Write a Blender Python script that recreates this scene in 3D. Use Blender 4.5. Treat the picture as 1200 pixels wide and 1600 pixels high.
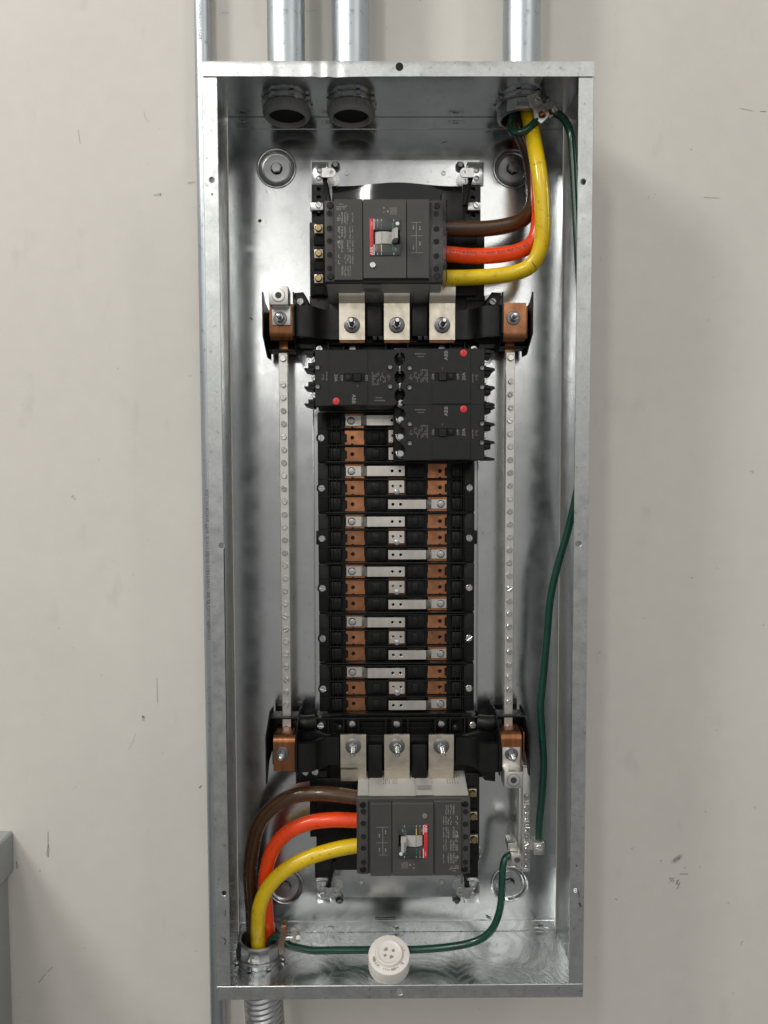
import bpy, bmesh, math, random
from mathutils import Vector, Matrix
from mathutils.geometry import tessellate_polygon
random.seed(7)
for o in list(bpy.data.objects): bpy.data.objects.remove(o)
S = bpy.context.scene
C = S.collection
PI = math.pi

# ------------------------------------------------------------------ camera
CAM = Vector((-0.0270470, -0.9712171, 0.0968890))
R = Matrix(((0.9999702, 0.00693287, 0.00339536),
            (-0.00710264, 0.99857764, 0.05284167),
            (-0.00302419, -0.05286421, 0.99859713)))
FPX = 1136.917
cd = bpy.data.cameras.new('camera'); cam = bpy.data.objects.new('camera', cd); C.objects.link(cam)
cd.sensor_fit = 'VERTICAL'; cd.sensor_height = 36; cd.lens = FPX / 1600 * 36
cd.clip_start = 0.02; cd.clip_end = 200
xb, yb, zb = R.col[0], R.col[2], -R.col[1]
cam.matrix_world = Matrix(((xb.x, yb.x, zb.x, CAM.x), (xb.y, yb.y, zb.y, CAM.y), (xb.z, yb.z, zb.z, CAM.z), (0, 0, 0, 1)))
S.camera = cam
S.render.resolution_x = 768; S.render.resolution_y = 1024

# ------------------------------------------------------------------ light
w = bpy.data.worlds.new('World'); S.world = w; w.use_nodes = True
nt = w.node_tree; bg = nt.nodes['Background']
bg.inputs[1].default_value = 1.0
# the hall around: dim floor, pale walls, bright upper walls and ceiling
_tc = nt.nodes.new('ShaderNodeTexCoord'); _sx = nt.nodes.new('ShaderNodeSeparateXYZ'); nt.links.new(_tc.outputs['Generated'], _sx.inputs[0])
_mr = nt.nodes.new('ShaderNodeMapRange'); nt.links.new(_sx.outputs['Z'], _mr.inputs[0]); _mr.inputs[1].default_value = -1; _mr.inputs[2].default_value = 1
_cr = nt.nodes.new('ShaderNodeValToRGB'); nt.links.new(_mr.outputs[0], _cr.inputs[0]); nt.links.new(_cr.outputs[0], bg.inputs[0])
_e = _cr.color_ramp.elements
for pos, val in ((0.0, .10), (.26, .12), (.36, .60), (.50, .62), (.62, .86), (.75, .68), (1.0, .55)):
    el = _e[0] if pos == 0 else (_e[1] if pos == 1 else _e.new(pos)); el.position = pos; el.color = (val, val * .98, val * .955, 1)

def lamp(name, loc, target, sx, sy, power, col=(1, 0.97, 0.925)):
    l = bpy.data.lights.new(name, 'AREA'); l.shape = 'RECTANGLE'; l.size = sx; l.size_y = sy
    l.energy = power; l.color = col
    o = bpy.data.objects.new(name, l); C.objects.link(o); o.location = loc
    o.rotation_euler = (Vector(target) - Vector(loc)).to_track_quat('-Z', 'Y').to_euler()
    return o
# ceiling strip fixtures of the hall
lamp('ceiling_lamp', (1.75, -2.0, 2.75), (0, 0.15, 0.0), 0.25, 1.2, 11)
lamp('ceiling_lamp', (-2.3, -1.5, 2.45), (-1.0, 0.15, 0.0), 0.5, 1.1, 54)
lamp('ceiling_lamp', (-1.2, -3.0, 2.6), (0, 0.15, 0.0), 0.3, 1.2, 24)
for yy, pw in ((-5.0, 6.5), (-7.5, 9), (-11.0, 14), (-16.0, 23)):          # rows going back through the hall
    for xx in (-2.2, 1.6): lamp('ceiling_lamp', (xx, yy, 2.75), (xx * .5, 0.15, 0.0), 2.4, 0.45, pw)
S.view_settings.view_transform = 'Standard'; S.view_settings.look = 'None'
S.view_settings.exposure = 0.05; S.view_settings.gamma = 1.0
S.render.engine = 'CYCLES'

# ------------------------------------------------------------------ photo pixel -> point in the place
def ray(px, py):
    return R @ Vector(((px - 600) / FPX, 1.0, (800 - py) / FPX))
def P(px, py, Y):
    d = ray(px, py); t = (Y - CAM.y) / d.y
    return CAM + d * t
def PZ(px, py, z):
    d = ray(px, py); t = (z - CAM.z) / d.z
    return CAM + d * t
def rect(x0, y0, x1, y1, Y):
    xm, ym = (x0 + x1) / 2, (y0 + y1) / 2
    return P(x0, ym, Y).x, P(x1, ym, Y).x, P(xm, y1, Y).z, P(xm, y0, Y).z   # xa, xb, za, zb

# ------------------------------------------------------------------ materials
MATS = {}
def mat(name, col, rough=0.5, metal=0.0, var=0.0, vscale=20, rvar=0.0, rscale=60, bump=0.0, bscale=(200, 200, 200),
        spec=0.5, coat=0.0, trans=0.0, aniso=0.0, dist=0.0005, detail=3, coord='Object', rand=0.0, dirt=0.0):
    m = bpy.data.materials.new(name); m.use_nodes = True; n = m.node_tree.nodes; L = m.node_tree.links
    b = n['Principled BSDF']
    b.inputs['Base Color'].default_value = (*col, 1); b.inputs['Roughness'].default_value = rough
    b.inputs['Metallic'].default_value = metal; b.inputs['Specular IOR Level'].default_value = spec
    b.inputs['Coat Weight'].default_value = coat; b.inputs['Transmission Weight'].default_value = trans
    b.inputs['Anisotropic'].default_value = aniso
    tc = n.new('ShaderNodeTexCoord')
    def noise(scale, det=3):
        mp = n.new('ShaderNodeMapping'); L.new(tc.outputs[coord], mp.inputs[0])
        mp.inputs['Scale'].default_value = scale if isinstance(scale, tuple) else (scale,) * 3
        t = n.new('ShaderNodeTexNoise'); t.inputs['Scale'].default_value = 1.0; t.inputs['Detail'].default_value = det
        L.new(mp.outputs[0], t.inputs['Vector']); return t
    if var:
        t = noise(vscale, 4); r = n.new('ShaderNodeMapRange'); L.new(t.outputs['Fac'], r.inputs[0])
        r.inputs[1].default_value = 0.3; r.inputs[2].default_value = 0.7
        r.inputs[3].default_value = 1 - var; r.inputs[4].default_value = 1 + var
        x = n.new('ShaderNodeVectorMath'); x.operation = 'SCALE'; x.inputs[0].default_value = col
        sc = r.outputs[0]
        if rand:
            oi = n.new('ShaderNodeObjectInfo'); r2 = n.new('ShaderNodeMapRange'); L.new(oi.outputs['Random'], r2.inputs[0])
            r2.inputs[3].default_value = 1 - rand; r2.inputs[4].default_value = 1 + rand
            mm = n.new('ShaderNodeMath'); mm.operation = 'MULTIPLY'; L.new(sc, mm.inputs[0]); L.new(r2.outputs[0], mm.inputs[1]); sc = mm.outputs[0]
        if dirt:
            t3 = noise((130, 130, 130), 3); r3 = n.new('ShaderNodeMapRange'); L.new(t3.outputs['Fac'], r3.inputs[0])
            r3.inputs[1].default_value = 0.62; r3.inputs[2].default_value = 0.72; r3.inputs[3].default_value = 1.0; r3.inputs[4].default_value = 1 - dirt * 2
            m3 = n.new('ShaderNodeMath'); m3.operation = 'MULTIPLY'; L.new(sc, m3.inputs[0]); L.new(r3.outputs[0], m3.inputs[1]); sc = m3.outputs[0]
        L.new(sc, x.inputs['Scale']); L.new(x.outputs[0], b.inputs['Base Color'])
    if rvar:
        t = noise(rscale, 4); r = n.new('ShaderNodeMapRange'); L.new(t.outputs['Fac'], r.inputs[0])
        r.inputs[1].default_value = 0.3; r.inputs[2].default_value = 0.7
        r.inputs[3].default_value = max(0.02, rough - rvar); r.inputs[4].default_value = rough + rvar
        L.new(r.outputs[0], b.inputs['Roughness'])
    if bump:
        t = noise(bscale, detail); bp = n.new('ShaderNodeBump'); bp.inputs['Strength'].default_value = bump
        bp.inputs['Distance'].default_value = dist
        L.new(t.outputs['Fac'], bp.inputs['Height']); L.new(bp.outputs[0], b.inputs['Normal'])
    MATS[name] = m
    return m

mat('galv', (0.645, 0.665, 0.67), 0.20, 1, dirt=.10, var=0.06, vscale=(14, 14, 14), rvar=0.045, rscale=35, bump=0.10, bscale=(60, 60, 900), dist=0.0002)
mat('galv_floor', (0.66, 0.68, 0.68), 0.24, 1, dirt=.2, var=0.10, vscale=18, rvar=0.07, rscale=40, bump=0.12, bscale=(120, 500, 120), dist=0.0002)
mat('flange', (0.54, 0.56, 0.555), 0.40, 1, dirt=.15, var=0.07, vscale=220, rvar=0.10, rscale=60, bump=0.15, bscale=(300, 300, 300), dist=0.0002)
mat('emt', (0.47, 0.51, 0.535), 0.40, 1, dirt=.15, var=0.08, vscale=(60, 60, 9), rvar=0.06, rscale=(50, 50, 8), bump=0.08, bscale=(700, 700, 30), dist=0.0002)
mat('zinc', (0.50, 0.51, 0.52), 0.36, 1, var=0.12, vscale=60, rvar=0.08, rscale=120, bump=0.2, bscale=(400, 400, 400), dist=0.0002)
mat('bright', (0.62, 0.62, 0.60), 0.28, 1, rand=.12, var=0.08, vscale=150, rvar=0.06, rscale=200)
mat('steel_dark', (0.22, 0.225, 0.23), 0.40, 1, var=0.1, vscale=100)
mat('tin', (0.72, 0.66, 0.55), 0.44, 1, var=0.10, vscale=55, rvar=0.10, rscale=70, bump=0.1, bscale=(300, 300, 300), dist=0.0002)
mat('tin_strap', (0.74, 0.71, 0.65), 0.36, 1, rand=.06, var=0.08, vscale=60, rvar=0.06, rscale=90, bump=0.08, bscale=(60, 300, 900), dist=0.0002)
mat('alu', (0.74, 0.73, 0.69), 0.40, 1, var=0.06, vscale=120, rvar=0.06, rscale=160)
mat('copper', (0.45, 0.205, 0.105), 0.38, 1, rand=.2, var=0.22, vscale=(70, 70, 70), rvar=0.12, rscale=60, bump=0.1, bscale=(600, 100, 80), dist=0.0002)
mat('copper_old', (0.30, 0.13, 0.06), 0.36, 1, var=0.24, vscale=(160, 90, 12), rvar=0.1, rscale=80)
mat('copper_dark', (0.13, 0.06, 0.03), 0.45, 1, var=0.2, vscale=90)
mat('lug_bronze', (0.34, 0.25, 0.19), 0.40, 1, var=0.2, vscale=120)
mat('brass', (0.40, 0.30, 0.14), 0.34, 1, var=0.12, vscale=200)
mat('black', (0.0045, 0.005, 0.005), 0.42, 0, spec=0.35, var=0.2, vscale=90, rvar=0.08, rscale=90, bump=0.15, bscale=(500, 500, 500), dist=0.0002)
mat('black_gloss', (0.006, 0.006, 0.007), 0.10, 0, coat=.6, bump=0.12, bscale=(9, 9, 14), dist=0.003, detail=1)
mat('black_breaker', (0.012, 0.0125, 0.0125), 0.46, 0, spec=0.35, var=0.12, vscale=70, rvar=0.06, rscale=90, bump=0.2, bscale=(900, 900, 900), dist=0.0001)
mat('grey_breaker', (0.062, 0.062, 0.059), 0.5, 0, spec=0.35, var=0.06, vscale=50, bump=0.2, bscale=(800, 800, 800), dist=0.0001)
mat('grey_panel', (0.070, 0.070, 0.066), 0.48, 0, spec=0.35, var=0.05, vscale=60, bump=0.18, bscale=(10, 10, 2200), dist=0.0002)
mat('grey_side', (0.40, 0.39, 0.365), 0.46, 0, var=0.06, vscale=40)
mat('display', (0.045, 0.055, 0.053), 0.35)
mat('red', (0.62, 0.035, 0.04), 0.4)
mat('red_dot', (0.68, 0.04, 0.045), 0.4)
mat('white', (0.78, 0.78, 0.76), 0.4)
mat('toggle', (0.50, 0.49, 0.46), 0.4, var=0.05, vscale=200)
mat('ivory', (0.80, 0.765, 0.72), 0.42, var=0.03, vscale=50)
mat('print', (0.30, 0.29, 0.265), 0.6)
mat('print_dark', (0.13, 0.12, 0.11), 0.6)
mat('print_black', (0.05, 0.045, 0.045), 0.6)
mat('print_white', (0.5, 0.5, 0.48), 0.5)
mat('yellow_mark', (0.75, 0.60, 0.08), 0.5)
mat('green_mark', (0.03, 0.22, 0.15), 0.5)
mat('yellow', (0.78, 0.545, 0.008), 0.28, dirt=.2, var=0.07, vscale=(40, 40, 40), rvar=0.06, rscale=50, bump=0.06, bscale=(140, 140, 140), coat=0.2)
mat('orange', (0.90, 0.068, 0.008), 0.28, dirt=.12, var=0.06, vscale=40, rvar=0.06, rscale=50, bump=0.06, bscale=(140, 140, 140), coat=0.2)
mat('brown', (0.072, 0.034, 0.014), 0.25, var=0.12, vscale=40, rvar=0.06, rscale=50, bump=0.15, bscale=(60, 60, 60), coat=0.3)
mat('green', (0.003, 0.050, 0.032), 0.26, dirt=.2, var=0.15, vscale=40, bump=.1, bscale=(90, 90, 90), coat=0.3)
mat('bushing', (0.27, 0.27, 0.265), 0.45, var=0.06, vscale=60)
mat('cabinet_paint', (0.31, 0.33, 0.325), 0.42, var=0.03, vscale=20)
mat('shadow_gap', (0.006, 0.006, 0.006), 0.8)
mat('pencil', (0.24, 0.23, 0.215), 0.7)
mat('scuff', (0.50, 0.475, 0.445), 0.7)
mat('grime', (0.045, 0.045, 0.045), 0.6)
# clear plastic
m = mat('clear', (0.9, 0.9, 0.9), 0.08, 0, trans=1.0); m.node_tree.nodes['Principled BSDF'].inputs['IOR'].default_value = 1.2

def wall_material():
    m = bpy.data.materials.new('wall_paint'); m.use_nodes = True; n = m.node_tree.nodes; L = m.node_tree.links
    b = n['Principled BSDF']; b.inputs['Roughness'].default_value = 0.62; b.inputs['Specular IOR Level'].default_value = 0.25
    tc = n.new('ShaderNodeTexCoord')
    def noise(scale, det, vec=None):
        mp = n.new('ShaderNodeMapping'); L.new(tc.outputs['Object'], mp.inputs[0]); mp.inputs['Scale'].default_value = scale
        t = n.new('ShaderNodeTexNoise'); t.inputs['Scale'].default_value = 1; t.inputs['Detail'].default_value = det
        L.new(mp.outputs[0], t.inputs['Vector']); return t.outputs['Fac']
    def rng(src, a, b_, c, d):
        r = n.new('ShaderNodeMapRange'); L.new(src, r.inputs[0])
        for i, v in enumerate((a, b_, c, d)): r.inputs[i + 1].default_value = v
        return r.outputs[0]
    def math_(op, a, b_):
        x = n.new('ShaderNodeMath'); x.operation = op
        for i, v in enumerate((a, b_)):
            if isinstance(v, (int, float)): x.inputs[i].default_value = v
            else: L.new(v, x.inputs[i])
        return x.outputs[0]
    big = rng(noise((3, 3, 3), 4), 0.3, 0.7, 0.965, 1.03)
    fine = rng(noise((40, 40, 40), 5), 0.3, 0.7, 0.985, 1.015)
    specks = rng(noise((95, 95, 95), 2), 0.755, 0.79, 1.0, 0.72)            # little dirt specks
    smudge = rng(noise((22, 22, 9), 5), 0.66, 0.80, 1.0, 0.90)
    # one dark rub mark on the right
    c = P(1058, 1342, 0.1555)
    mp = n.new('ShaderNodeMapping'); mp.vector_type = 'TEXTURE'; L.new(tc.outputs['Object'], mp.inputs[0])
    mp.inputs['Location'].default_value = (c.x, c.y, c.z); mp.inputs['Rotation'].default_value = (0, -0.7, 0)
    mp.inputs['Scale'].default_value = (0.0135, 0.05, 0.0055)
    gr = n.new('ShaderNodeTexGradient'); gr.gradient_type = 'SPHERICAL'; L.new(mp.outputs[0], gr.inputs[0])
    rub = rng(math_('MULTIPLY', gr.outputs['Fac'], rng(noise((250, 250, 250), 3), 0.3, 0.7, 0.6, 1.3)), 0.05, 0.7, 1.0, 0.42)
    k = math_('MULTIPLY', math_('MULTIPLY', big, fine), math_('MULTIPLY', math_('MULTIPLY', specks, smudge), rub))
    x = n.new('ShaderNodeVectorMath'); x.operation = 'SCALE'; x.inputs[0].default_value = (0.666, 0.640, 0.592)
    L.new(k, x.inputs['Scale']); L.new(x.outputs[0], b.inputs['Base Color'])
    bp = n.new('ShaderNodeBump'); bp.inputs['Strength'].default_value = 0.16; bp.inputs['Distance'].default_value = 0.0008
    L.new(noise((260, 260, 330), 3), bp.inputs['Height']); L.new(bp.outputs[0], b.inputs['Normal'])
    MATS['wall'] = m
wall_material()

# circular scratches on the galvanised floor of the box
def swirl(m):
    n = m.node_tree.nodes; L = m.node_tree.links; b = n['Principled BSDF']
    tc = n.new('ShaderNodeTexCoord'); w1 = n.new('ShaderNodeTexWave'); w1.wave_type = 'RINGS'; w1.rings_direction = 'SPHERICAL'
    w1.inputs['Scale'].default_value = 38; w1.inputs['Distortion'].default_value = 3.5; w1.inputs['Detail'].default_value = 4
    mp = n.new('ShaderNodeMapping'); vr = n.new('ShaderNodeTexVoronoi'); vr.inputs['Scale'].default_value = 7
    L.new(tc.outputs['Object'], vr.inputs['Vector'])
    sb = n.new('ShaderNodeVectorMath'); sb.operation = 'SUBTRACT'; L.new(tc.outputs['Object'], sb.inputs[0]); L.new(vr.outputs['Position'], sb.inputs[1])
    L.new(sb.outputs[0], w1.inputs['Vector'])
    r = n.new('ShaderNodeMapRange'); L.new(w1.outputs['Fac'], r.inputs[0]); r.inputs[3].default_value = 0.20; r.inputs[4].default_value = 0.30
    L.new(r.outputs[0], b.inputs['Roughness'])
    bp = n.new('ShaderNodeBump'); bp.inputs['Strength'].default_value = 0.05; bp.inputs['Distance'].default_value = 0.00004
    L.new(w1.outputs['Fac'], bp.inputs['Height']); L.new(bp.outputs[0], b.inputs['Normal'])
swirl(MATS['galv_floor'])

# ------------------------------------------------------------------ mesh helpers
def BM(): return bmesh.new()
def box(bm, x0, x1, y0, y1, z0, z1, bev=0.0, seg=2):
    if x0 > x1: x0, x1 = x1, x0
    if y0 > y1: y0, y1 = y1, y0
    if z0 > z1: z0, z1 = z1, z0
    t = bmesh.new()
    v = [t.verts.new((x, y, z)) for x in (x0, x1) for y in (y0, y1) for z in (z0, z1)]
    for f in ((0, 1, 3, 2), (4, 6, 7, 5), (0, 4, 5, 1), (2, 3, 7, 6), (0, 2, 6, 4), (1, 5, 7, 3)): t.faces.new([v[i] for i in f])
    if bev: bmesh.ops.bevel(t, geom=list(t.edges), offset=min(bev, 0.45 * min(x1 - x0, y1 - y0, z1 - z0)), segments=seg, affect='EDGES', profile=0.5)
    join(bm, t)
    return bm
def join(bm, t):
    m = {}
    for v in t.verts: m[v] = bm.verts.new(v.co)
    for f in t.faces:
        try: bm.faces.new([m[v] for v in f.verts])
        except ValueError: pass
    t.free()
AX = {'x': Matrix(((0, 0, 1), (1, 0, 0), (0, 1, 0))), 'y': Matrix(((1, 0, 0), (0, 0, 1), (0, -1, 0))), 'z': Matrix.Identity(3)}
def frame(axis):
    if isinstance(axis, str):
        v = {'x': Vector((1, 0, 0)), 'y': Vector((0, 1, 0)), 'z': Vector((0, 0, 1))}[axis]
    else: v = Vector(axis).normalized()
    a = Vector((0, 0, 1)) if abs(v.z) < 0.9 else Vector((1, 0, 0))
    u = a.cross(v).normalized(); t = v.cross(u)
    return u, t, v
def lathe(bm, prof, o=(0, 0, 0), axis='y', seg=24, rot=0.0, close=True):
    u, t, v = frame(axis); o = Vector(o); rings = []
    for r, h in prof:
        if r < 1e-6: rings.append([bm.verts.new(o + v * h)])
        else: rings.append([bm.verts.new(o + v * h + (u * math.cos(a) + t * math.sin(a)) * r) for a in [rot + 2 * PI * i / seg for i in range(seg)]])
    for A, B in zip(rings, rings[1:]):
        for i in range(seg):
            j = (i + 1) % seg
            q = [A[i % len(A)], A[j % len(A)], B[j % len(B)], B[i % len(B)]]
            q = list(dict.fromkeys(q))
            if len(q) > 2:
                try: bm.faces.new(q)
                except ValueError: pass
    if close:
        for ring in (rings[0], rings[-1]):
            if len(ring) > 2:
                try: bm.faces.new(ring)
                except ValueError: pass
    return bm
def cyl(bm, o, axis, r, h0, h1, seg=20, ch=0.0, rot=0.0):
    if ch: return lathe(bm, [(r - ch, h0), (r, h0 + ch), (r, h1 - ch), (r - ch, h1)], o, axis, seg, rot)
    return lathe(bm, [(r, h0), (r, h1)], o, axis, seg, rot)
def circle(cx, cz, r, seg=16):
    return [(cx + r * math.cos(2 * PI * i / seg), cz + r * math.sin(2 * PI * i / seg)) for i in range(seg)]
def rrect(x0, z0, x1, z1, r, seg=3):
    out = []
    for cx, cz, a0 in ((x1 - r, z1 - r, 0), (x0 + r, z1 - r, PI / 2), (x0 + r, z0 + r, PI), (x1 - r, z0 + r, 1.5 * PI)):
        for i in range(seg + 1):
            a = a0 + PI / 2 * i / seg; out.append((cx + r * math.cos(a), cz + r * math.sin(a)))
    return out
def area(p): return sum(a[0] * b[1] - b[0] * a[1] for a, b in zip(p, p[1:] + p[:1])) / 2
def offset(p, d):
    n = len(p); s = 1 if area(p) > 0 else -1; out = []
    for i in range(n):
        a, b, c = Vector(p[i - 1]), Vector(p[i]), Vector(p[(i + 1) % n])
        e1, e2 = (b - a).normalized(), (c - b).normalized()
        n1, n2 = Vector((-e1.y, e1.x)) * s, Vector((-e2.y, e2.x)) * s
        m = (n1 + n2); l = m.length
        m = m / l if l > 1e-6 else n1
        k = d / max(0.35, m.dot(n1)); out.append((b.x + m.x * k, b.y + m.y * k))
    return out
PL = {'xz': lambda a, b, h: (a, h, b), 'xy': lambda a, b, h: (a, b, h), 'yz': lambda a, b, h: (h, a, b)}
def prism(bm, outline, h0, h1, plane='xz', holes=(), ch=0.0):
    """outline extruded from h0 (front) to h1, optional holes, optional chamfer on the front rim"""
    F = PL[plane]; loops = [list(outline)] + [list(h) for h in holes]
    t = bmesh.new()
    front = [offset(l, ch if k == 0 else -ch) for k, l in enumerate(loops)] if ch else loops
    vf = [[t.verts.new(F(a, b, h0)) for a, b in l] for l in front]
    vm = [[t.verts.new(F(a, b, h0 + ch * (1 if h1 > h0 else -1))) for a, b in l] for l in loops] if ch else vf
    vb = [[t.verts.new(F(a, b, h1)) for a, b in l] for l in loops]
    for src, vv in ((front, vf), (loops, vb)):
        tri = tessellate_polygon([[Vector((a, b, 0)) for a, b in l] for l in src])
        flat = [v for l in vv for v in l]
        for f in tri:
            try: t.faces.new([flat[i] for i in f])
            except ValueError: pass
    for A, B in ([(vf, vm), (vm, vb)] if ch else [(vf, vb)]):
        for la, lb in zip(A, B):
            n = len(la)
            for i in range(n):
                try: t.faces.new((la[i], la[(i + 1) % n], lb[(i + 1) % n], lb[i]))
                except ValueError: pass
    join(bm, t)
    return bm
def smooth_path(pts, n=8):
    pts = [Vector(p) for p in pts]; Q = [pts[0] * 2 - pts[1]] + pts + [pts[-1] * 2 - pts[-2]]; out = []
    for i in range(1, len(Q) - 2):
        p0, p1, p2, p3 = Q[i - 1:i + 3]
        for k in range(n):
            t = k / n
            out.append(0.5 * ((2 * p1) + (p2 - p0) * t + (2 * p0 - 5 * p1 + 4 * p2 - p3) * t * t + (3 * p1 - p0 - 3 * p2 + p3) * t ** 3))
    out.append(pts[-1]); return out
def tube(bm, pts, r, seg=14, smooth=8, rfun=None):
    path = smooth_path(pts, smooth) if smooth else [Vector(p) for p in pts]
    prev = None; rings = []
    for i, p in enumerate(path):
        d = (path[min(i + 1, len(path) - 1)] - path[max(i - 1, 0)]).normalized()
        if prev is None: u, t, _ = frame(d)
        else:
            u = prev - d * prev.dot(d); u.normalize(); t = d.cross(u)
        prev = u; rr = rfun(i) if rfun else r
        rings.append([bm.verts.new(p + (u * math.cos(a) + t * math.sin(a)) * rr) for a in [2 * PI * k / seg for k in range(seg)]])
    for A, B in zip(rings, rings[1:]):
        for i in range(seg): bm.faces.new((A[i], A[(i + 1) % seg], B[(i + 1) % seg], B[i]))
    bm.faces.new(rings[0]); bm.faces.new(rings[-1]); return bm

def finish(bm, name, m, angle=35):
    bmesh.ops.remove_doubles(bm, verts=bm.verts, dist=1e-6)
    bmesh.ops.recalc_face_normals(bm, faces=bm.faces)
    a = math.radians(angle)
    for f in bm.faces: f.smooth = True
    for e in bm.edges:
        if len(e.link_faces) != 2 or e.calc_face_angle(0) > a: e.smooth = False
    me = bpy.data.meshes.new(name); bm.to_mesh(me); bm.free()
    me.materials.append(MATS[m]); return me
def root_loc(o):
    L = Vector((0, 0, 0))
    while o: L = L + o.location; o = o.parent
    return L
def obj(name, bm, m, parent=None, local=False, angle=35):
    if parent is not None and not local: bm.transform(Matrix.Translation(-root_loc(parent)))
    o = bpy.data.objects.new(name, finish(bm, name, m, angle)); C.objects.link(o); o.parent = parent
    return o
def inst(name, me, parent, loc, local=False, rot=(0, 0, 0)):
    o = bpy.data.objects.new(name, me); C.objects.link(o); o.parent = parent
    o.location = Vector(loc) - (Vector((0, 0, 0)) if local else (root_loc(parent) if parent else Vector((0, 0, 0))))
    o.rotation_euler = rot; return o
def tag(o, label=None, cat=None, group=None, kind=None):
    if label: o['label'] = label
    if cat: o['category'] = cat
    if group: o['group'] = group
    if kind: o['kind'] = kind
    return o
def thing(name, label, cat, loc=(0, 0, 0), group=None):
    o = bpy.data.objects.new(name, None); C.objects.link(o); o.location = loc; o.empty_display_size = 0.02
    return tag(o, label, cat, group)
def kids(o): return [c for c in bpy.data.objects if c.parent == o]
def copy_tree(o, parent=None):
    c = o.copy(); C.objects.link(c); c.parent = parent
    for ch in kids(o): copy_tree(ch, c)
    return c
def text_bm(s, size, align='CENTER', sx=1.0):
    cu = bpy.data.curves.new('t', 'FONT'); cu.body = s; cu.size = size; cu.align_x = align; cu.align_y = 'CENTER'
    cu.resolution_u = 2
    o = bpy.data.objects.new('t', cu); C.objects.link(o)
    me = bpy.data.meshes.new_from_object(o.evaluated_get(bpy.context.evaluated_depsgraph_get()))
    bm = bmesh.new(); bm.from_mesh(me)
    bpy.data.objects.remove(o); bpy.data.meshes.remove(me); bpy.data.curves.remove(cu)
    if sx != 1: bm.transform(Matrix.Diagonal((sx, 1, 1, 1)))
    return bm
def text(bm, s, size, loc, ang=0.0, align='CENTER', sx=1.0):
    """flat lettering facing -Y at loc, turned by ang (radians, ccw as seen by the viewer)"""
    t = text_bm(s, size, align, sx)
    t.transform(Matrix.Translation(loc) @ Matrix.Rotation(-ang, 4, 'Y') @ Matrix.Rotation(PI / 2, 4, 'X'))
    join(bm, t)
def qz(bm, x0, x1, z0, z1, y):
    bm.faces.new([bm.verts.new((a, y, b)) for a, b in ((x0, z0), (x1, z0), (x1, z1), (x0, z1))])
def dashes(bm, x0, x1, z0, z1, y, rows, fill=0.75, vertical=False, seed=1, thick=0.5):
    """unreadable small print: rows of short flat dashes"""
    r = random.Random(seed)
    if vertical:
        for k in range(rows):
            c = x0 + (x1 - x0) * (k + 0.5) / rows; h = (x1 - x0) / rows * thick / 2; z = z0
            while z < z1:
                l = r.uniform(0.0008, 0.004)
                if r.random() < fill: qz(bm, c - h, c + h, z, min(z1, z + l), y)
                z += l + r.uniform(0.0004, 0.001)
    else:
        for k in range(rows):
            c = z0 + (z1 - z0) * (k + 0.5) / rows; h = (z1 - z0) / rows * thick / 2; x = x0
            while x < x1:
                l = r.uniform(0.0008, 0.004)
                if r.random() < fill: qz(bm, x, min(x1, x + l), c - h, c + h, y)
                x += l + r.uniform(0.0004, 0.001)

# shared small hardware (built facing -Y, seat on y = 0)
def hw_slot(r=0.0042, h=0.003, m='bright', name='screw', seg=14):
    b = BM(); lathe(b, [(r, 0), (r, -h * .6), (r * .8, -h), (0.0, -h)], (0, 0, 0), 'y', seg)
    me_slot = BM()
    box(b, -r * .78, r * .78, -h - .0001, -h + .0001, -r * .13, r * .13)
    return finish(b, name, m)
def hw_slotted(r, h, m='bright', seg=16):
    """cheese head with a real slot: two half discs on a disc"""
    b = BM(); cyl(b, (0, 0, 0), 'y', r, -h * .55, 0, seg)
    g = r * 0.16
    for s in (1, -1):
        pts = []
        a0 = math.asin(g / r)
        for i in range(9):
            a = a0 + (PI - 2 * a0) * i / 8; pts.append((r * math.cos(a), s * r * math.sin(a)))
        prism(b, pts, -h, -h * .5, 'xz', ch=r * .12)
    return finish(b, 'screw', m)
def hw_hex(r, h, m='bright', name='bolt'):
    b = BM(); lathe(b, [(r, 0), (r, -h * .75), (r * .86, -h), (0, -h)], (0, 0, 0), 'y', 6, PI / 6); return finish(b, name, m, 20)
def hw_cross(r, h, m='steel_dark'):
    b = BM(); lathe(b, [(r, 0), (r, -h * .5), (r * .7, -h), (0, -h * 1.05)], (0, 0, 0), 'y', 16)
    return finish(b, 'screw', m)
# stud with washer and nut
def stud_meshes(rw=0.0115, rn=0.0068, rs=0.0036, L=0.036):
    a = BM(); lathe(a, [(rw * .5, 0), (rw, 0), (rw, -.0012), (rw * .93, -.0018), (rw * .5, -.0022)], (0, 0, 0), 'y', 28); A = finish(a, 'washer', 'steel_dark')
    b = BM(); lathe(b, [(rn, -.0018), (rn, -.0075), (rn * .85, -.0088), (rs, -.0088)], (0, 0, 0), 'y', 6); B = finish(b, 'nut', 'zinc', 20)
    c = BM(); prof = [(rs, 0)]
    y = -.0088
    while y > -L + .002: prof += [(rs, y), (rs * .86, y - .0006)]; y -= .0012
    prof += [(rs, y), (rs * .75, -L), (0, -L)]
    lathe(c, prof, (0, 0, 0), 'y', 16); D = finish(c, 'stud', 'bright', 60)
    return A, B, D
STUD = stud_meshes()
STUD_S = stud_meshes(0.0096, 0.006, 0.0034, 0.022)
def stud(parent, loc, s=STUD):
    st = inst('stud', s[2], parent, loc)
    inst('washer', s[0], parent, loc); inst('nut', s[1], parent, loc, rot=(0, random.uniform(0, 1), 0))

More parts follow.
